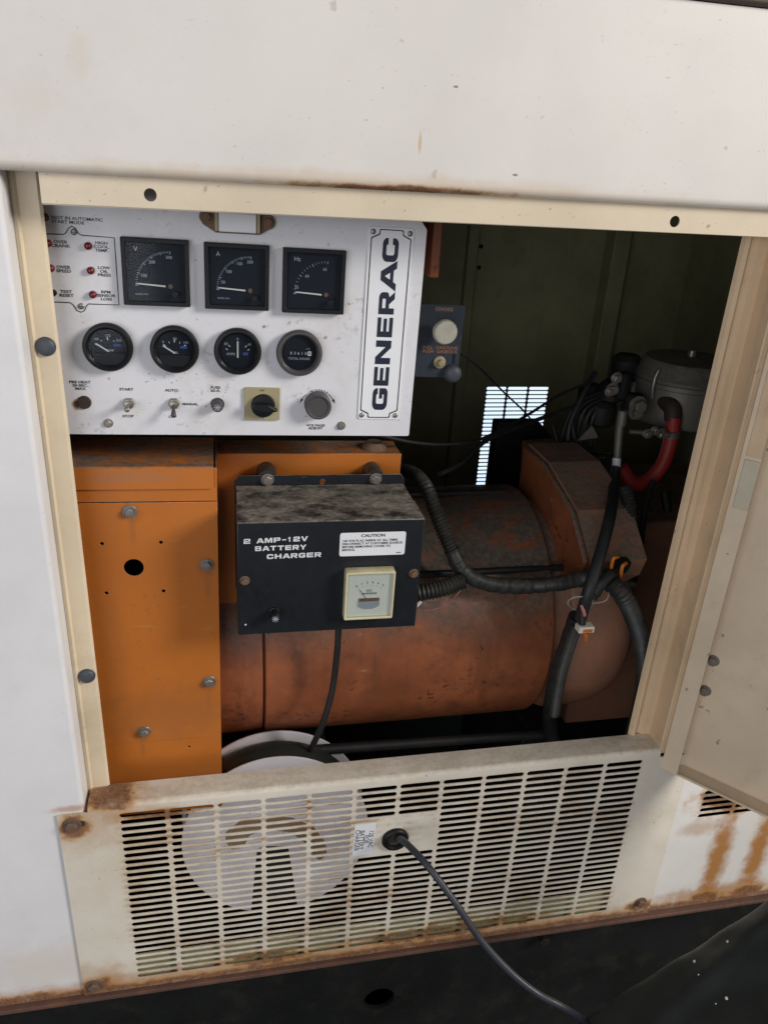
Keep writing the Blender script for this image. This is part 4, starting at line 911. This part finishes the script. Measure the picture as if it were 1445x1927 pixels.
tag(cable('red_tie', [at(1094, 1138, .058), at(1098, 1150, .056), at(1100, 1158, .057)], .0028, M['pink'], n=8, step=4), 'short red tie end hanging from the grey twine', 'tie')
wt = flat('paper_tag', [rpoly([(-.003, -.014), (.004, -.006, .002), (.004, .008, .003), (-.002, .014)])], .0006, M['label'], None, loc=at(790, 1128, .138)); tag(wt, 'small white paper tag sticking out beside the charger', 'tag')

# ================================================================ choke plate and cables
YK = .20
ck = tag(empty('choke_plate', at(830, 640, YK), TILT), 'slate blue choke plate with round white pull knob right of the control panel', 'control plate')
def LK(px, py, y=YK): return loc_in(ck, px, py, y)
q = [LK(*z) for z in [(780, 572), (873, 573), (862, 709), (775, 709)]]
kx1 = (q[1].x + q[2].x) / 2; kz1 = (q[0].z + q[1].z) / 2; kz0 = (q[2].z + q[3].z) / 2
flat('plate', [rect(q[0].x, kx1, kz0, kz1)], .002, M['choke'], ck, bevel=.0004)
p = LK(838, 625, YK - .03); MB().lathe([(.005, 0), (.005, .016), (.0145, .017), (.0168, .022), (.0168, .029), (.0150, .0315), (.008, .0325)], '-y', n=32).build('pull_knob', M['whiteknob'], ck, smooth=40, loc=(p.x, -.002, p.z))
p = LK(828, 682, YK - .006); MB().lathe([(.0088, 0), (.0088, .003), (.0050, .0042), (.0044, .010), (.0030, .011)], '-y', n=18).build('switch_bush', M['brass'], ck, smooth=30, loc=(p.x, -.002, p.z))
p = LK(854, 705, YK - .012); disc(ck, 'rubber_plug', (p.x, -.002, p.z), .0135, .012, M['plug'], dome=1)
MB().box(p.x - .002, p.x + .002, -.002, .02, p.z - .002, p.z + .03).build('plug_stem', M['plug'], ck)
p = LK(835, 581); flat('name_strip', [rect(p.x - .0135, p.x + .0135, p.z - .0035, p.z + .0035)], .0004, M['plug'], ck, loc=(0, -.0021, 0)); text('CHOKE', 'lettering', .0060, M['orprint'], ck, (p.x, -.0028, p.z), sx=1.2)
p = LK(827, 657); text('PULL  GASOLINE\nPUSH  GASEOUS', 'lettering', .0062, M['orprint'], ck, (p.x, -.0025, p.z), sx=1.12)
MB().box(q[0].x - .03, q[0].x + .004, .0005, .006, kz0 + .004, kz1 - .004).build('bracket', M['choke'], ck)
p0 = at(812, 440, .16); tag(MB().box(p0.x - .006, p0.x + .006, .13, .20, p0.z - .05, p0.z + .04).build('panel_bracket', M['barrel'], bevel=.002), 'rust coloured bracket behind the top right corner of the control panel', 'bracket')
Gc = 'control cables crossing the engine bay'
tag(cable('control_cable', [at(862, 662, .20), at(900, 690, .26), at(945, 735, .34), at(990, 778, .42), at(1005, 800, .46)], .0016, M['blackrub'], n=6), 'thin cable slanting down from the choke plate', 'cable', Gc)
tag(cable('control_cable', [at(700, 815, .17), at(775, 832, .20), at(840, 836, .24), at(905, 826, .30), at(985, 785, .40), at(1050, 745, .46), at(1110, 718, .5)], .0026, M['blackrub'], n=8), 'upper black control cable sagging in front of the rear louvre', 'cable', Gc)
tag(cable('control_cable', [at(828, 892, .24), at(866, 872, .28), at(910, 832, .33), at(960, 808, .38), at(1030, 783, .45), at(1095, 760, .49)], .0042, M['blackrub'], n=8), 'thicker lower control cable crossing in front of the rear louvre', 'cable', Gc)

# ================================================================ cord reel behind the vent plate
reel_c = at(521, 1573, .085); RR = .150
reel = tag(empty('cord_reel', (reel_c.x, .085, reel_c.z)), 'white plastic cord reel standing behind the vent slots', 'cord reel'); reel.rotation_euler = (math.radians(-7), 0, 0)
def RL(px, py): 
    p = at(px, py, .085) - Vector(reel.location); return (p.x, p.z / math.cos(math.radians(7)))
s0, s1, s2, s3 = RL(472, 1709), RL(484, 1590), RL(542, 1588), RL(557, 1710)
a0 = math.atan2(-.9 * RR, s0[0]); 
pts = []
aL = -PI / 2 - math.asin(min(.9, -s0[0] / RR)) if s0[0] < 0 else -PI / 2 + math.asin(s0[0] / RR); aR = -PI / 2 + math.asin(s3[0] / RR)
N = 72
for k in range(N + 1):
    a = aR + (2 * PI - (aR - aL)) * k / N; pts.append((RR * math.cos(a), RR * math.sin(a)))
pts += rpoly([(*s0, 0), (*s1, .012), (*s2, .012), (*s3, 0)])[1:-1]
arch = [RL(*z) for z in [(424, 1583), (426, 1566), (450, 1549), (500, 1538), (550, 1541), (590, 1556), (612, 1582), (614, 1604), (600, 1612), (588, 1604), (576, 1584), (548, 1566), (500, 1562), (470, 1572), (457, 1592), (436, 1597)]]
flat('front_flange', [pts, arch], .003, M['reel'], reel, bevel=.0008)
MB().lathe([(RR * .80, -.012), (RR * .80, -.064)], '-y', n=48).build('hub', M['reelband'], reel, smooth=40)
flat('arch_insert', [[(x * 1.0, z) for x, z in arch]], .001, M['reelin'], reel, loc=(0, .0005, 0))
MB().lathe([(RR * .93, -.004), (RR * .97, -.02), (RR * .97, -.045), (RR * .93, -.058)], '-y', n=64).build('wound_cord', M['reelband'], reel, smooth=40)
MB().lathe([(RR * 1.01, -.0645), (RR * 1.015, -.066), (RR * 1.01, -.069)], '-y', n=64).build('rear_flange', M['reel'], reel, smooth=40)

# ================================================================ supply cord through the grommet
tag(cable('power_cord', [at(741, 1576, .05), at(747, 1579, -.004), at(760, 1584, -.03), at(800, 1625, -.075), at(850, 1690, -.11), at(905, 1770, -.14), at(960, 1830, -.165), at(1010, 1870, -.185), at(1062, 1898, -.20), at(1120, 1935, -.20)], .0051, M['cord'], n=14), 'dark grey power cord hanging out of the black grommet', 'power cord')

# ================================================================ tarp heaped at the lower right
nx, ny = 46, 40
t0 = [at(1045, 1940, -.17), at(1460, 1668, -.17)]
P00, P10 = at(1030, 1955, -.19), at(1500, 1640, -.19); P01, P11 = at(1300, 2150, -.42), at(1800, 1900, -.42)
tv = []
from mathutils import noise as mnoise
for j in range(ny):
    for i in range(nx):
        u, v = i / (nx - 1), j / (ny - 1)
        p = P00.lerp(P10, u).lerp(P01.lerp(P11, u), v)
        d = .012 * mnoise.noise(Vector((u * 3.1, v * 2.3, 1.7))) + .006 * mnoise.noise(Vector((u * 9, v * 5, 4.2)))
        d += .009 * math.exp(-((v - .28 + .35 * (u - .4)) / .07) ** 2) * (.5 + .5 * u)
        edge = math.exp(-v / .03)
        tv.append((p.x + .004 * mnoise.noise(Vector((u * 14, 0, 9))) * edge, p.y, p.z + d - .02 * edge))
tf = [(j * nx + i, j * nx + i + 1, (j + 1) * nx + i + 1, (j + 1) * nx + i) for j in range(ny - 1) for i in range(nx - 1)]
tp = MB().add(tv, tf).build('tarp', M['tarp'], None, smooth=80)
sm = tp.modifiers.new('thick', 'SOLIDIFY'); sm.thickness = .003; sm.offset = -1
tag(tp, 'dark green tarp heaped in front of the base rail, flecked with white', 'tarp')

mm = MB()
for k in range(9):
    i, j = random.randint(20, nx - 2), random.randint(4, ny - 18); p = Vector(tv[j * nx + i]); r = random.choice((.0008, .001, .0012, .0026))
    mm.lathe([(r, -.0005), (r * .9, .0006), (r * .3, .0009)], 'z', p, 6)
fk = mm.build('white_flecks', M['fleck'], tp); fk['kind'] = 'stuff'

# more dim lines round the engine
Gd = 'dark hoses and wires low on the engine'
for k, (pts, r, lb) in enumerate([
    ([(1095, 745, .5), (1078, 790, .48), (1085, 830, .47), (1120, 850, .46), (1160, 852, .45)], .0040, 'dark wire looping below the carburettor toward the white band'),
    ([(1120, 700, .52), (1098, 740, .49), (1072, 800, .47), (1068, 850, .46)], .0055, 'dark hose dropping at the left side of the carburettor'),
    ([(1228, 905, .36), (1215, 950, .33), (1208, 1000, .30), (1200, 1060, .24), (1190, 1100, .18)], .0060, 'dark hose falling from the bend of the red hose'),
    ([(1250, 925, .45), (1262, 1000, .42), (1268, 1080, .40)], .0090, 'dark hose hidden deep beside the right jamb'),
    ([(1140, 860, .40), (1090, 866, .42), (1055, 845, .45), (1040, 800, .48)], .0028, 'thin dark wire lying over the sloping housing top')]):
    tag(cable('engine_wire', [at(*p) for p in pts], r, M['blackrub'], n=8, lump=.1), lb, 'wire', Gd)
pb = flat('stay_bracket', [[(-.022, -.014), (.020, -.008), (.002, .016)]], .003, M['steel'], None, loc=at(1108, 815, .45)); tag(pb, 'small grey triangular bracket among the wires left of the fuel line', 'bracket')
